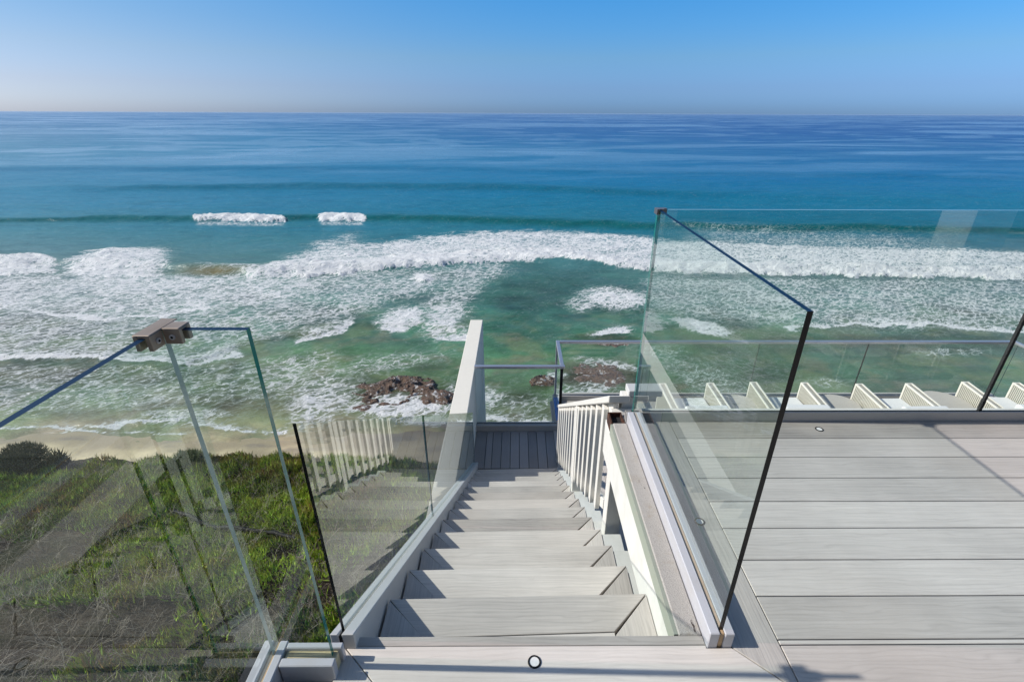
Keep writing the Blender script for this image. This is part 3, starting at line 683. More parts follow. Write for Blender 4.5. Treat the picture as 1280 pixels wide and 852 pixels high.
# ================================================================== ROCKS
t = NT('wet_rock'); gp = t.n('NewGeometry').outputs['Position']
n1 = t.noise(gp, 1.3, 6, .7); n2 = t.noise(gp, 6, 6, .7)
c = t.ramp(n2, [(.3, (.03, .016, .010, 1)), (.52, (.13, .075, .048, 1)), (.72, (.28, .18, .12, 1))])
c = t.mix(t.math('MULTIPLY', t.sstep(n1, .52, .62), .35), c, (.05, .055, .02, 1))
wash = t.sstep(t.noise(t.mapping(gp, (1, 1, 2.5)), 2.0, 6, .75, .8), .55, .63)
c = t.mix(wash, c, (.72, .73, .72, 1))
ROCK = t.done(t.bsdf(c, .45, normal=t.bump(t.math('ADD', n2, n1), 1, .25)))
def rock(px_, py_, wpx, hpx, h, seed, label, flat=.0):
    x0, y0 = at(px_, py_); x1, _ = at(px_ + wpx / 2, py_); _, y1 = at(px_, py_ - hpx / 2); rx = abs(x1 - x0); ry = abs(y1 - y0)
    n_ = 90; g_ = np.linspace(-1.35, 1.35, n_); U, V_ = np.meshgrid(g_, g_, indexing='xy')
    e = U * U + V_ * V_; sx_, sy_ = U * rx, V_ * ry
    rid = 1 - 2 * np.abs(fbm(sx_ * .55 + seed, sy_ * .8 + seed, seed) - .5); rid2 = 1 - 2 * np.abs(fbm(sx_ * 2.2, sy_ * 2.6 + seed, seed + 2, 5) - .5)
    zz = h * (1.0 - 1.15 * e + 1.7 * (rid - .85) + .38 * (rid2 - .8) + .16 * (fbm(sx_ * 5, sy_ * 5, seed + 4) - .5) + flat * np.exp(-((U * .9) ** 2 + (V_ + .25) ** 2) / .22))
    zz = np.maximum(zz, -.9)
    idx = np.arange(n_ * n_).reshape(n_, n_); me = bpy.data.meshes.new('rock')
    fc = np.stack([idx[:-1, :-1], idx[:-1, 1:], idx[1:, 1:], idx[1:, :-1]], -1).reshape(-1, 4).tolist()
    me.from_pydata(np.stack([sx_, sy_, zz], -1).reshape(-1, 3).tolist(), [], fc); me.materials.append(ROCK)
    o = bpy.data.objects.new('rock', me); col.objects.link(o); o.location = (x0, y0, -.06)
    tag(o, label, 'rock', 'rocks awash near the shore'); return o
rock(498, 488, 118, 38, .62, 3, 'broad brown rock ringed by surf, largest one left of the cream wall', -1.1)
rock(548, 497, 44, 22, .42, 11, 'small brown rock between the broad rock and the cream wall')
rock(455, 510, 30, 16, .25, 15, 'low rock at the shore side of the broad brown rock')
rock(678, 476, 44, 14, .42, 21, 'black pointed rock in the surf seen through the low glass')
rock(745, 468, 84, 34, .24, 27, 'wide dark reef rock beyond the corner of the lower railing')
rock(768, 430, 50, 8, .22, 33, 'thin dark rock showing farther out than the wide reef rock')

# ================================================================== UPPER DECK
ZD = Z(1.45); TH = .028; G = .0035
deck = empty('deck', (2.2, .5, ZD), 'upper deck of pale grey composite boards framed by mitred border boards', 'deck')
edges = [2.078, 1.936, 1.792, 1.650, 1.509, 1.367, 1.221, 1.077, .931, .915, .772, .629, .486, .343, .2, .057, -.086, -.229, -.372, -.515, -.66, -.8, -.95, -1.1, -1.25, -1.4, -1.55, -1.7, -1.85, -2.0]
mb = MB(); mbn = MB()
for i in range(len(edges) - 1):
    a, b = edges[i + 1], edges[i]
    xcuts = [.797 + G, 5.2, 8.6] if i % 2 else [.797 + G, 8.6]
    tgt = mb
    if a >= .77:
        for k in range(len(xcuts) - 1): tgt.board([(xcuts[k] + (G if k else 0), a + G/2), (xcuts[k+1], a + G/2), (xcuts[k+1], b - G/2), (xcuts[k] + (G if k else 0), b - G/2)], ZD, TH, 'x')
    else:
        for (p, q) in ((-.80, 2.6), (2.6 + G, 8.6)): mbn.board([(p, a + G/2), (q, a + G/2), (q, b - G/2), (p, b - G/2)], ZD, TH, 'x')
mb.build('decking', BOARD2, deck, bevel=.0016)
mbn.build('decking', BOARD, deck, bevel=.0016)
def border(poly, along, m=BOARD, z=ZD):
    q = MB(); q.board(poly, z, TH, along); return q.build('border_board', m, deck, bevel=.0016)
border([(-.52, .9165), (.5725, .9165), (.5725, .945), (-.52, .945)], 'x')          # nosing strip
border([(-.515, .915), (.5725, .915), (.5725, .906), (.649, .906), (.794, .776), (-.36, .776)], 'x')
border([(-.5185, .915), (-.5185, .776), (-.3635, .776)], 'y')
border([(.652, .9075), (.797, .7785), (.797, 2.078), (.652, 2.078)], 'y', BOARD2)
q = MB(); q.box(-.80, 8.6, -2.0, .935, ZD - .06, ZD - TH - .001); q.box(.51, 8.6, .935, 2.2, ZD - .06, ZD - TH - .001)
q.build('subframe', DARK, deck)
# joists + rim below
q = MB(); q.box(.49, .515, .95, 2.195, Z(1.73), Z(1.515)); q.build('fascia', WHITE_OLD, deck, bevel=.002)
q = MB(); q.box(.488, .500, .95, 2.06, Z(1.515), Z(1.452)); q.build('flashing', GREEN_T, deck)
q = MB(); q.box(.5005, .5725, .946, 2.065, Z(1.58), Z(1.448)); q.build('ledge', STUCCO, deck, bevel=.004)
q = MB(); q.box(.492, .5645, 2.068, 2.17, Z(1.58), Z(1.52))
q.box(.492, .500, 2.068, 2.17, Z(1.52), Z(1.452)); q.box(.5585, .5645, 2.068, 2.17, Z(1.52), Z(1.452)); q.box(.5, .5585, 2.162, 2.17, Z(1.52), Z(1.452))
for k in range(7):
    a = random.uniform(.505, .543); b = random.uniform(2.08, 2.15); q.box(a, a + .014, b, b + .012, Z(1.52), Z(1.52) + random.uniform(.01, .04))
q.build('rusted_ledge_end', RUST, deck)
q = MB(); q.box(.516, .60, 2.06, 2.145, Z(5.4), Z(1.59)); q.build('post', WHITE, deck, bevel=.003)
q = MB(); q.box(.52, 8.6, 2.198, 2.235, Z(1.78), Z(1.47)); q.build('fascia', WHITE, deck, bevel=.002)
q = MB(); q.box(-.80, .60, .90, .925, Z(1.75), Z(1.479)); q.build('fascia', GREYP, deck, bevel=.002)
for x_ in (2.9, 5.6, 8.3):
    q = MB(); q.box(x_, x_ + .14, 1.9, 2.04, Z(5.4), Z(1.512)); q.build('post', WHITE, deck, bevel=.003)

# recessed lights
def deck_light(x_, y_, label, z=ZD):
    r = empty('deck_light', (x_, y_, z), label, 'deck light', 'recessed deck lights')
    q = MB(); n_ = 32
    for k in range(n_):
        a0, a1 = 2*math.pi*k/n_, 2*math.pi*(k+1)/n_
        c0, s0, c1, s1 = math.cos(a0), math.sin(a0), math.cos(a1), math.sin(a1)
        for (ra, za, rb, zb_) in ((.0195, .0005, .0185, .003), (.0185, .003, .0145, .003), (.0145, .003, .0140, .0012)):
            q.poly([(x_+c0*ra, y_+s0*ra, z+za), (x_+c1*ra, y_+s1*ra, z+za), (x_+c1*rb, y_+s1*rb, z+zb_), (x_+c0*rb, y_+s0*rb, z+zb_)])
    q.build('ring', RUBBER, r, smooth=True)
    q = MB(); q.cyl((x_, y_, z - .01), .0142, .0115, 28); q.build('lens', CUSH, r)
deck_light(.053, .868, 'round white deck light with black ring in the front board above the stairs')
deck_light(.722, 1.40, 'round white deck light set in the border board right of the glass side panel')
deck_light(1.545, 2.01, 'round white deck light in the farthest deck board by the grey curb')

# ================================================================== STAIRS
RUN, RISE, Y0 = .272, .18, .941
stairs = empty('staircase', (0, .95, Z(3.97)), 'steep staircase with grey composite treads leading down to the landing', 'staircase')
XL, XR = -.470, .488
def sk(x): return .010 * x / .5
for i in range(1, 14):
    y1 = Y0 + RUN * i; y0 = y1 - RUN - .035; z = Z(1.45 + RISE * i); w = .145
    tr_ = MB()
    tr_.board([(XL, y1 + sk(XL)), (XR, y1 + sk(XR)), (XR - w, y1 - w + sk(XR)), (XL + w, y1 - w + sk(XL))][::-1], z, TH, 'x')
    tr_.board([(XL, y1 - .005 + sk(XL)), (XL + w - G, y1 - w - .002), (XL + w - G, y0), (XL, y0)], z, TH, 'y')
    tr_.board([(XR, y1 - .005 + sk(XR)), (XR - w + G, y1 - w - .002), (XR - w + G, y0), (XR, y0)], z, TH, 'y')
    tr_.board([(XL + w, y0), (XR - w, y0), (XR - w, y1 - w - G + sk(XR)), (XL + w, y1 - w - G + sk(XL))], z, TH, 'x')
    to = tr_.build('tread', BOARD, stairs, bevel=.0016)
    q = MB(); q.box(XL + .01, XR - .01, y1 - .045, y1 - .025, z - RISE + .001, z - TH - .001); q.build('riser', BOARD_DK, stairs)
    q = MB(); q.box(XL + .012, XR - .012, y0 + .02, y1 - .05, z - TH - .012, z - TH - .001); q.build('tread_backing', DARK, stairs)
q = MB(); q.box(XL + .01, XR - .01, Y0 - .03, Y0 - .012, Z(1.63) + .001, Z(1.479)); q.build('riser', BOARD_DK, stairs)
# sawtooth stringer on the right
top = [(Y0 - .01, Z(1.45 + RISE) - .004)]
for i in range(1, 15):
    yy = Y0 + RUN * i - .02; z = Z(1.45 + RISE * i) - .004
    top.append((yy, z)); 
    if i < 14: top.append((yy + .004, z - RISE))
pts = [(.4905, a, b) for a, b in top] + [(.4905, top[-1][0], top[-1][1] - .28), (.4905, top[0][0], top[0][1] - .42)]
q = MB(); q.prism(pts, (.107, 0, 0)); q.build('stringer', WHITE_OLD, stairs, bevel=.002)
# left curb/stringer, coated grey
def slope(y): return 1.385 + .6618 * (y - .91)
CY0, CY1 = .91, 4.80
q = MB(); q.prism([(-.55, CY0, Z(slope(CY0))), (-.55, CY1, Z(slope(CY1))), (-.55, CY1, Z(slope(CY1) + .36)), (-.55, CY0 + .05, Z(slope(CY0) + .36)), (-.55, CY0, Z(1.56))], (.0245, 0, 0))
q.prism([(-.5155, CY0, Z(slope(CY0))), (-.5155, CY1, Z(slope(CY1))), (-.5155, CY1, Z(slope(CY1) + .36)), (-.5155, CY0 + .05, Z(slope(CY0) + .36)), (-.5155, CY0, Z(1.56))], (.0365, 0, 0))
q.build('curb', GREYP, stairs, bevel=.0025)
q = MB(); q.prism([(-.525, CY0 + .002, Z(slope(CY0) + .012)), (-.525, CY1, Z(slope(CY1) + .012)), (-.525, CY1, Z(slope(CY1) + .30)), (-.525, CY0 + .002, Z(1.55))], (.0092, 0, 0)); q.build('gasket', RUBBER, stairs)

# ================================================================== LOWER DECK + LANDING
ZL = Z(3.97)
low = empty('deck', (2.5, 4.5, ZL), 'lower deck and shaded stair landing of narrow grey boards', 'deck')
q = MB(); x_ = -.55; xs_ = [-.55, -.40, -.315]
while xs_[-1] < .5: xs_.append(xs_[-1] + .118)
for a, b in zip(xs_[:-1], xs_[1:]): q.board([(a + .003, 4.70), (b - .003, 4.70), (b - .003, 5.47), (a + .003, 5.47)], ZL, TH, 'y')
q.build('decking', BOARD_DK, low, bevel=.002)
q = MB(); x_ = xs_[-1]
while x_ < 7.25:
    q.board([(x_ + .002, 2.25), (x_ + .138, 2.25), (x_ + .138, 6.24), (x_ + .002, 6.24)], ZL, TH, 'y'); x_ += .14
q.build('decking', BOARD2, low, bevel=.002)
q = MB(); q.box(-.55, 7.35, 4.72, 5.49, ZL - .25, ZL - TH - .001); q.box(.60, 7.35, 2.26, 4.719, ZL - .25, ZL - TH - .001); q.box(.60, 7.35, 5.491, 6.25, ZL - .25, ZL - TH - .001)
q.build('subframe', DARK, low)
q = MB(); q.box(-.55, .655, 5.475, 5.575, ZL - .28, ZL + .085); q.box(.555, .655, 5.577, 6.30, ZL - .28, ZL + .085); q.box(.657, 7.35, 6.245, 6.345, ZL - .28, ZL + .085); q.box(7.25, 7.35, 2.25, 6.243, ZL - .28, ZL + .085)
q.build('curb', GREYP2, low, bevel=.004)
q = MB(); q.box(.557, .64, 5.60, 6.2, ZL + .0855, ZL + .09); q.box(.57, .64, 5.50, 5.56, ZL + .0855, ZL + .09); q.build('blue_edge_strip', BLUE_EDGE, low)  # flat blue strips added to stand in for the blue glass edge

# lower glass railing
lr = empty('glass_railing', (3, 6.3, ZL), 'low glass railing with a silver top rail round the lower deck and landing', 'railing')
RT = Z(2.975)
def pane(name, parent, a, b, z0a, z1a, z0b=None, z1b=None, th=.0135, glass=GLASS, etop=E_BLUE, eA=E_BLACK, eB=E_TEAL):
    """vertical glass slab from a to b (plan), bottoms z0, tops z1 at each end"""
    z0b = z0a if z0b is None else z0b; z1b = z1a if z1b is None else z1b
    d = Vector((b[0] - a[0], b[1] - a[1], 0)).normalized(); nrm = Vector((-d.y, d.x, 0)) * th
    P = [Vector((a[0], a[1], z0a)), Vector((b[0], b[1], z0b)), Vector((b[0], b[1], z1b)), Vector((a[0], a[1], z1a))]
    P = [p - nrm / 2 for p in P]; Q = [p + nrm for p in P]
    q = MB()
    q.poly(P, 0); q.poly(Q[::-1], 0)
    q.poly([P[1], P[0], Q[0], Q[1]], 4); q.poly([P[2], P[1], Q[1], Q[2]], 3); q.poly([P[3], P[2], Q[2], Q[3]], 1); q.poly([P[0], P[3], Q[3], Q[0]], 2)
    return q.build(name, [glass, etop, eA, eB, E_BLACK], parent)
def rail(q, a, b, z, w=.05, h=.038):
    d = Vector((b[0]-a[0], b[1]-a[1], 0)).normalized(); n_ = Vector((-d.y, d.x, 0)) * w/2
    A = Vector((a[0], a[1], z)) - d*0; B = Vector((b[0], b[1], z))
    q.prism([A - n_, B - n_, B + n_, A + n_], (0, 0, h))
q = MB(); rail(q, (-.5515, 5.53), (.635, 5.53), RT - .038); rail(q, (.60, 5.557), (.60, 6.31), RT - .038); rail(q, (.627, 6.285), (7.31, 6.285), RT - .038); rail(q, (7.285, 2.3), (7.285, 6.258), RT - .038)
q.build('top_rail', ALU, lr, bevel=.006, seg=2)
zb, zt = ZL + .091, RT - .038
pane('glass_pane', lr, (-.45, 5.53), (.56, 5.53), zb, zt, glass=GLASS_L, eA=E_TEAL, eB=E_BLACK)
pane('glass_pane', lr, (-.545, 5.53), (-.455, 5.53), zb, zt, glass=GLASS_L, eA=E_TEAL, eB=E_TEAL)
pane('glass_pane', lr, (.60, 5.57), (.60, 6.24), zb, zt, glass=GLASS_L)
xx = [.65, 1.95, 3.55, 5.15, 7.24]
for a, b in zip(xx[:-1], xx[1:]): pane('glass_pane', lr, (a + .006, 6.285), (b - .006, 6.285), zb, zt, glass=GLASS_L, eA=E_BLACK, eB=E_BLACK)
pane('glass_pane', lr, (7.285, 4.0), (7.285, 6.22), zb, zt, glass=GLASS_L)
for (a, b) in (((.60, 5.53)), ((.60, 6.285))):
    q = MB(); q.box(a - .004 - .018, a + .014, b - .018, b + .018, ZL + .0905, RT - .04); q.build('post', RUBBER if b < 6 else ALU, lr, bevel=.002)

# ================================================================== CREAM PARAPET WALL
q = MB(); wl = 7.27
q.prism([(-.752, 3.02, Z(6.2)), (-.752, wl, Z(8.5)), (-.752, wl, Z(3.06)), (-.752, 2.9, Z(3.04))], (.200, 0, 0))
tag(q.build('parapet_wall', STUCCO_W, None, bevel=.006, seg=2, origin=(-.65, 5, ZL)), 'narrow cream wall with a flat top beside the foot of the stairs', 'wall')

# ================================================================== PICKET RAILING
pk = empty('picket_railing', (.555, 3.4, Z(3)), 'white picket stair railing with slatted balusters under a sloping cap', 'railing')
def rz_(y): return 1.36 + .668 * (y - 2.19)
CW = .058
q = MB(); q.prism([(.555 - CW, 2.20, Z(rz_(2.20))), (.555 - CW, 4.87, Z(rz_(4.87))), (.555 - CW, 4.87, Z(rz_(4.87) + .04)), (.555 - CW, 2.20, Z(rz_(2.20) + .045))], (CW * 2, 0, 0))
q.build('handrail', WHITE, pk, bevel=.004)
q = MB(); q.box(.614, .80, 2.245, 2.33, Z(1.405), Z(1.365)); q.build('handrail', GREYP, pk, bevel=.004)
q = MB(); q.prism([(.535, 2.24, Z(rz_(2.24) + .05)), (.535, 4.84, Z(rz_(4.84) + .05)), (.535, 4.84, Z(rz_(4.84) + .13)), (.535, 2.24, Z(rz_(2.24) + .13))], (.028, 0, 0)); q.build('top_rail', WHITE, pk, bevel=.003)
q = MB(); q.prism([(.5335, 2.24, Z(rz_(2.24) + .74)), (.5335, 4.79, Z(rz_(4.79) + .74)), (.5335, 4.79, Z(rz_(4.79) + .82)), (.5335, 2.24, Z(rz_(2.24) + .82))], (.026, 0, 0)); q.build('bottom_rail', WHITE, pk, bevel=.003)
y = 2.33
while y < 4.83:
    q = MB(); q.box(.505, .533, y, y + .055, Z(rz_(y) + .84 + .012*random.random()), Z(rz_(y) + .085)); q.build('picket', WHITE, pk, bevel=.002); y += .187
q = MB(); q.box(.50, .575, 3.33, 3.405, Z(rz_(3.36) + 1.12), Z(rz_(3.36) + .05)); q.build('post', WHITE, pk, bevel=.003)
q = MB(); q.box(.585, .66, 2.25, 2.325, Z(2.5), Z(1.41)); q.build('post', WHITE, pk, bevel=.003)
q = MB(); q.box(.505, .575, 4.79, 4.86, ZL + .001, Z(rz_(4.84) + .05)); q.build('post', WHITE, pk, bevel=.003)

# ================================================================== RIGHT GLASS (side panel + front run)
rg = empty('glass_railing', (.635, 1.5, ZD), 'tall frameless glass side panel beside the stairs joined to the long front panels', 'railing')
GT = Z(.370)
q = MB()
q.box(.574, .6045, .908, 2.078, ZD - .07, ZD + .062); q.box(.620, .649, .908, 2.078, ZD - .07, ZD + .060)
q.build('base_channel', ALU_P, rg, bevel=.0025)
q = MB(); q.box(.605, .6195, .912, 2.078, ZD - .05, ZD + .0565); q.build('gasket', GASKET, rg, bevel=.002)
q = MB(); q.box(.568, 8.6, 2.0805, 2.0885, ZD - .05, ZD + .056); q.box(.568, 8.6, 2.1065, 2.112, ZD - .05, ZD + .050); q.box(.568, 8.6, 2.113, 2.195, ZD - .05, ZD - .02); q.build('base_channel', GREYP2, rg, bevel=.003)
q = MB(); q.box(.60, 8.6, 2.0888, 2.1062, ZD - .03, ZD + .052); q.build('gasket', RUBBER, rg)
pane('glass_pane', rg, (.612, .925), (.612, 2.088), ZD + .02, GT, eA=E_BLACK, eB=E_TEAL, etop=E_BLUE)
E_TOPL = mat_edge('glass_edge_light', (.25, .36, .36, 1), .05)
pane('glass_pane', rg, (.6045, 2.0975), (2.413, 2.0975), ZD + .02, GT, eA=E_TEAL, eB=E_BLACK, etop=E_TOPL)
pane('glass_pane', rg, (2.427, 2.0975), (4.70, 2.0975), ZD + .02, GT, eA=E_BLACK, eB=E_BLACK, etop=E_TOPL)
pane('glass_pane', rg, (4.715, 2.0975), (8.5, 2.0975), ZD + .02, GT, eA=E_BLACK, eB=E_BLACK, etop=E_TOPL)
q = MB(); q.box(2.4135, 2.4265, 2.0915, 2.1035, ZD + .02, GT - .001); q.build('silicone_joint', RUBBER, rg)
q = MB()
q.box(.596, .6045, 2.068, 2.113, GT - .018, GT + .006); q.box(.6198, .627, 2.068, 2.090, GT - .018, GT + .006)
q.box(.627, .643, 2.083, 2.090, GT - .018, GT + .006); q.box(.6045, .643, 2.105, 2.113, GT - .018, GT + .006); q.box(.6045, .6198, 2.068, 2.090, GT + .001, GT + .006); q.box(.6045, .643, 2.090, 2.105, GT + .001, GT + .006)
q.build('corner_clamp', CLAMP_D, rg, bevel=.001)

# ================================================================== LEFT GLASS (corner)
lg = empty('glass_railing', (-.73, .8, ZD), 'two frameless glass panes meeting at a brass corner clamp left of the stairs', 'railing')
GL = Z(.3825)
q = MB(); q.box(-.732, -.7055, -2.0, .897, ZD - .10, ZD + .062); q.box(-.6875, -.664, -2.0, .897, ZD - .10, ZD + .060); q.build('base_channel', ALU_P, lg, bevel=.0025)
q = MB(); q.box(-.705, -.688, -2.0, .897, ZD - .08, ZD + .052); q.build('gasket', GASKET, lg, bevel=.002)
q = MB(); q.box(-.661, -.510, .822, .846, ZD - .012, ZD + .062); q.box(-.661, -.502, .873, .890, ZD - .06, ZD + .062); q.build('base_channel', ALU_P, lg, bevel=.0025)
q = MB(); q.box(-.660, -.512, .8465, .8725, ZD - .05, ZD + .050); q.build('sealant', GASKET2, lg, bevel=.002)
pane('glass_pane', lg, (-.6975, -2.0), (-.6975, .891), ZD + .02, GL, eA=E_BLACK, eB=GLASS, etop=E_BLUE)
pane('glass_pane', lg, (-.6905, .8625), (-.525, .8625), ZD + .02, GL, eA=E_PALE, eB=E_TEAL, etop=E_BLUE)
q = MB(); zt_ = GL + .006; zb_ = GL - .025
# arm along the side pane, arm along the short pane (U channels, open below)
q.box(-.7135, -.7048, .812, .896, zb_, zt_); q.box(-.6902, -.681, .812, .846, zb_, zt_); q.box(-.7048, -.6902, .812, .896, GL + .0015, zt_); q.box(-.7135, -.681, .812, .896, zt_ + .0002, zt_ + .0022); q.box(-.6808, -.648, .846, .880, zt_ + .0002, zt_ + .0021)
q.box(-.6902, -.648, .870, .880, zb_, zt_); q.box(-.6808, -.648, .846, .8550, zb_, zt_); q.box(-.6902, -.648, .8552, .8698, GL + .0015, zt_)
cl = q.build('corner_clamp', BRONZE, lg, bevel=.0012)
for c_, ax in (((-.6808, .829, GL - .010), (1, 0, 0)), ((-.664, .8458, GL - .010), (0, -1, 0))):
    q = MB(); q.cyl(c_, .0055, .0025, 20, 0, ax); o = q.build('screw', ALU, cl, origin=lg.location); 
    q = MB(); c2 = Vector(c_) + Vector(ax) * .0026; q.cyl(c2, .0028, .0006, 6, 0, ax); q.build('screw_socket', RUBBER, cl, origin=lg.location)

# ================================================================== STAIR GLASS
sg = empty('glass_railing', (-.515, 2.5, Z(2.6)), 'sloping frameless glass panes standing in the left curb of the stairs', 'railing')
def sp_(y0, y1, eA, eB): 
    H = .745
    return pane('glass_pane', sg, (-.5205, y0), (-.5205, y1), Z(slope(y0) + .03), Z(slope(y0) - H), Z(slope(y1) + .03), Z(slope(y1) - H), th=.0085, eA=eA, eB=eB, etop=E_TEAL)
sp_(.937, 2.232, E_BLACK, E_TEAL); sp_(2.244, 4.76, E_BLACK, E_TEAL)

# ================================================================== FURNITURE ON THE LOWER DECK
turn = []
def make_chair(x0, x1, label):
    yb, yf, h, w = 4.86, 5.66, .66, .10
    r = empty('armchair', ((x0 + x1) / 2 + .05, 5.25, ZL), label, 'armchair', 'woven armchairs on the lower deck'); turn.append(r)
    tb = .022
    for xa in (x0, x1):
        q = MB(); z0, z1 = ZL + .003, ZL + h
        for xe in (xa, xa + w - tb):
            q.box(xe, xe + tb, yf - tb, yf, z0, z1 - .0); q.box(xe, xe + tb, yb, yb + tb, z0, z1 - .06)
            q.prism([(xe, yb + tb, z1 - .06 - tb), (xe, yf - tb, z1 - tb), (xe, yf - tb, z1), (xe, yb + tb, z1 - .06)], (tb, 0, 0))
            q.box(xe, xe + tb, yb + tb, yf - tb, z0 + .06, z0 + .06 + tb)
        for yy, zz in ((yf - tb, z1 - tb), (yb, z1 - .06 - tb), (yf - tb, z0 + .06), (yb, z0 + .06)): q.box(xa + tb, xa + w - tb, yy, yy + tb, zz, zz + tb)
        arm = q.build('arm_frame', FRAME_W, r, bevel=.003)
        q = MB(); yy = yb + .035
        while yy < yf - .03:
            s_ = (yy - yb) / (yf - yb); zt2 = ZL + h - .06 + .06 * s_ - .012
            for xe in (xa + .004, xa + w - .010): q.box(xe, xe + .007, yy, yy + .013, ZL + .07, zt2)
            q.box(xa + .011, xa + w - .011, yy, yy + .013, zt2 + .001, zt2 + .007); yy += .0245
        xx_ = xa + .016
        while xx_ < xa + w - .015:
            q.box(xx_, xx_ + .011, yf - .010, yf - .003, ZL + .07, ZL + h - .01); xx_ += .0235
        q.build('weave', WEAVE, r)
    q = MB(); q.box(x0 + w, x1, yb + .02, yf - .06, ZL + .26, ZL + .30); q.box(x0 + w, x1, yb, yb + .03, ZL + .30, ZL + .64); q.build('seat_frame', FRAME_W, r, bevel=.004)
    q = MB(); q.box(x0 + w + .008, x1 - .008, yb + .04, yf - .03, ZL + .301, ZL + .45); q.build('seat_cushion', CUSH, r, bevel=.035, seg=4)
    q = MB(); q.prism([(x0 + w + .012, yb + .035, ZL + .452), (x0 + w + .012, yb + .19, ZL + .452), (x0 + w + .012, yb + .13, ZL + .74), (x0 + w + .012, yb - .02, ZL + .72)], (x1 - x0 - w - .024, 0, 0)); q.build('back_cushion', CUSH, r, bevel=.03, seg=4)
    return r
for x0, x1, lb in ((1.95, 2.61, 'woven armchair seen through the tall side glass, nearest the stairs'), (3.19, 3.885, 'woven armchair partly behind the black edge of the side glass'),
                   (4.63, 5.32, 'ivory woven armchair in clear view left of the glass joint'), (6.11, 6.80, 'woven armchair at the far right end of the row')):
    make_chair(x0, x1, lb)
for r_, a_, dy_ in zip(turn, (1.6, -1.2, .8, -2.0), (.0, .02, -.015, .02)): r_.rotation_euler.z = R(a_); r_.location.y += dy_
def side_table(x, y, rr, label):
    r = empty('side_table', (x, y, ZL), label, 'table', 'round side tables between the armchairs')
    q = MB(); q.cyl((x, y, ZL + .44), rr, .03, 56); q.build('tabletop', TABLE, r, bevel=.006, seg=2)
    q = MB(); q.tube([(x, y, ZL + .02), (x, y, ZL + .12), (x, y, ZL + .35), (x, y, ZL + .4395)], [rr * .6, .10, .09, rr * .55], 24); q.build('pedestal', FRAME_W, r, smooth=True)
side_table(2.99, 5.42, .25, 'round pale table between the two armchairs behind the side glass')
side_table(4.34, 5.42, .25, 'round pale table just right of the black glass edge')
side_table(5.80, 5.46, .30, 'round pale table beside the black joint of the front glass')

# ================================================================== HOUSE behind the camera (shows in the glass)
hs = empty('house', (2, -3, ZD), 'white house front with dark glass doors and columns behind the deck', 'house')
q = MB(); q.box(-3.5, 9.5, -2.6, -2.3, Z(5.5), ZD); q.box(-3.5, 9.5, -2.6, -2.3, ZD + 2.45, ZD + 3.3)
q.box(-3.5, -1.4, -2.6, -2.3, ZD, ZD + 2.45)
q.build('wall', WHITE, hs, bevel=.01)
DGL = mat_paint('dark_door_glass', (.02, .025, .03, 1), .04, 0, 0)
q = MB(); q.box(-1.4, 9.5, -2.55, -2.52, ZD, ZD + 2.45); q.build('window', DGL, hs)
q = MB(); q.box(4.46, 4.86, -.92, -.52, ZD + .001, ZD + 2.9); q.build('column', WHITE, hs, bevel=.006)
for x_ in (1.9, 7.6):
    q = MB(); q.box(x_, x_ + (.55 if x_ in (5.45,) else .16), -2.28, -2.05, ZD + .001, ZD + 2.5); q.build('column', WHITE, hs, bevel=.006)
q = MB(); q.box(-3.6, 9.6, -2.9, -2.28, ZD + 3.301, ZD + 3.5); q.build('eave', WHITE, hs, bevel=.01)

# ================================================================== SEA AIR
q = MB(); q.box(-70000, 70000, -3000, 70000, -2, 26)
t = NT('sea_haze'); pv = t.n('VolumePrincipled'); pv.inputs['Color'].default_value = (.62, .80, 1, 1); pv.inputs['Density'].default_value = 1.1e-5; pv.inputs['Anisotropy'].default_value = .1
t.l(pv.outputs[0], t.out.inputs['Volume'])
tag(q.build('haze', t.m), kind='stuff', label='thin sea haze over the far water')
# ================================================================== LIGHT
w = bpy.data.worlds.new('World'); sc.world = w; w.use_nodes = True; nt = w.node_tree; nt.nodes.clear()
out = nt.nodes.new('ShaderNodeOutputWorld'); bg = nt.nodes.new('ShaderNodeBackground'); sky = nt.nodes.new('ShaderNodeTexSky')
sky.sky_type = 'NISHITA'; sky.sun_disc = False; sky.sun_elevation = R(SUN_EL); sky.sun_rotation = R(-90 + SUN_SLANT)
sky.altitude = 20; sky.air_density = 1.0; sky.dust_density = 0.7; sky.ozone_density = 2.2
bg.inputs['Strength'].default_value = .10
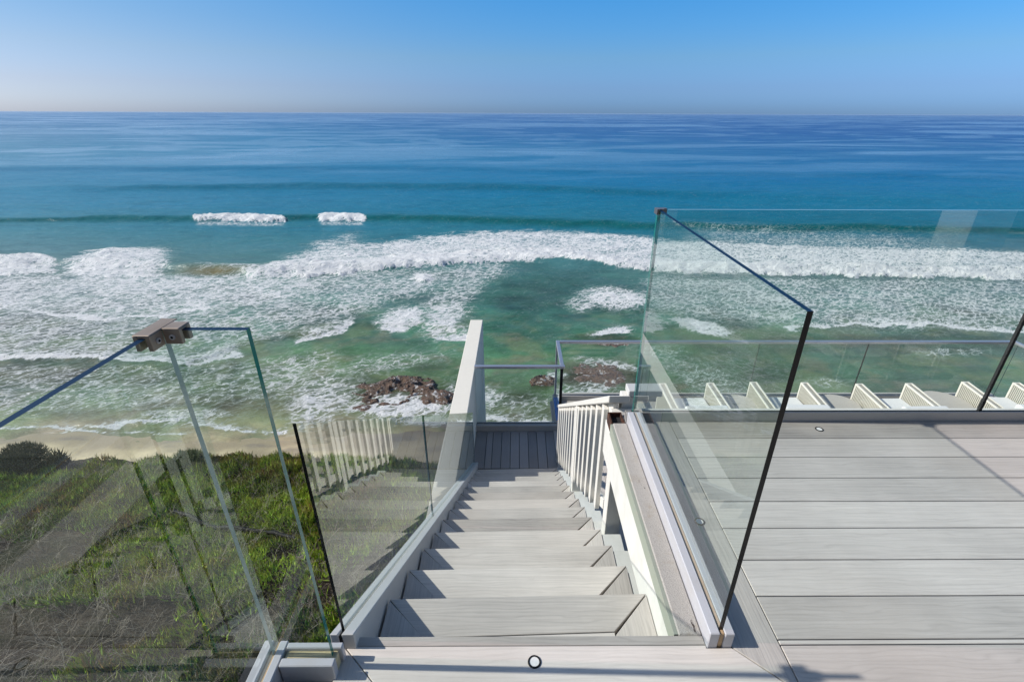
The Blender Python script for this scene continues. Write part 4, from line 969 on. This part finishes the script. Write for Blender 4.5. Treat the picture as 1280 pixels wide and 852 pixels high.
# the sea air of the photograph: deeper blue overhead, lavender band at the horizon
tc = nt.nodes.new('ShaderNodeTexCoord'); sx_ = nt.nodes.new('ShaderNodeSeparateXYZ'); nt.links.new(tc.outputs['Generated'], sx_.inputs[0])
def sky_ramp(st):
    cr = nt.nodes.new('ShaderNodeValToRGB'); nt.links.new(sx_.outputs[2], cr.inputs[0]); e = cr.color_ramp.elements
    e[0].position, e[0].color = st[0][0], st[0][1] + (1,); e[1].position, e[1].color = st[-1][0], st[-1][1] + (1,)
    for p, c_ in st[1:-1]:
        k = e.new(p); k.color = c_ + (1,)
    return cr.outputs[0]
ra = sky_ramp([(0, (.66, .80, 1.28)), (.0175, (.66, .779, 1.209)), (.042, (.631, .687, 1.003)), (.089, (.60, .66, .86)), (.134, (.527, .65, .82)), (.174, (.482, .665, .836)), (.35, (.75, .85, .95)), (.6, (1, 1, 1))])
rb = sky_ramp([(0, (.36, .66, 1.42)), (.0175, (.34, .63, 1.38)), (.042, (.36, .60, 1.2)), (.089, (.40, .68, 1.06)), (.134, (.318, .728, 1.161)), (.174, (.265, .76, 1.22)), (.35, (.62, .85, 1.05)), (.6, (1, 1, 1))])
mr = nt.nodes.new('ShaderNodeMapRange'); mr.interpolation_type = 'SMOOTHSTEP'; nt.links.new(sx_.outputs[0], mr.inputs[0]); mr.inputs[1].default_value = -.95; mr.inputs[2].default_value = .22
m0 = nt.nodes.new('ShaderNodeMix'); m0.data_type = 'RGBA'; nt.links.new(mr.outputs[0], m0.inputs[0]); nt.links.new(ra, m0.inputs[6]); nt.links.new(rb, m0.inputs[7])
mx = nt.nodes.new('ShaderNodeMix'); mx.data_type = 'RGBA'; mx.blend_type = 'MULTIPLY'; mx.inputs[0].default_value = 1
nt.links.new(sky.outputs[0], mx.inputs[6]); nt.links.new(m0.outputs[2], mx.inputs[7])
nt.links.new(mx.outputs[2], bg.inputs[0]); nt.links.new(bg.outputs[0], out.inputs[0])
sl_ = bpy.data.lights.new('sun', 'SUN'); sl_.energy = 4.0; sl_.angle = R(.53); sl_.color = (1, .95, .88)
so = bpy.data.objects.new('sun', sl_); col.objects.link(so)
el, sa = R(SUN_EL), R(SUN_SLANT)
dv = Vector((-math.cos(el) * math.cos(sa), math.cos(el) * math.sin(sa), math.sin(el)))     # towards the sun
so.rotation_euler = dv.to_track_quat('Z', 'Y').to_euler(); so.location = (-5, 0, 30)

sc.view_settings.view_transform = 'Standard'; sc.view_settings.look = 'None'; sc.view_settings.gamma = 1; sc.view_settings.exposure = .345
sc.view_settings.use_curve_mapping = False
cy = sc.cycles; cy.use_denoising = True; cy.max_bounces = 10; cy.transparent_max_bounces = 24; cy.glossy_bounces = 5; cy.diffuse_bounces = 3
cy.caustics_reflective = False; cy.caustics_refractive = False; cy.sample_clamp_indirect = 6; cy.sample_clamp_direct = 12
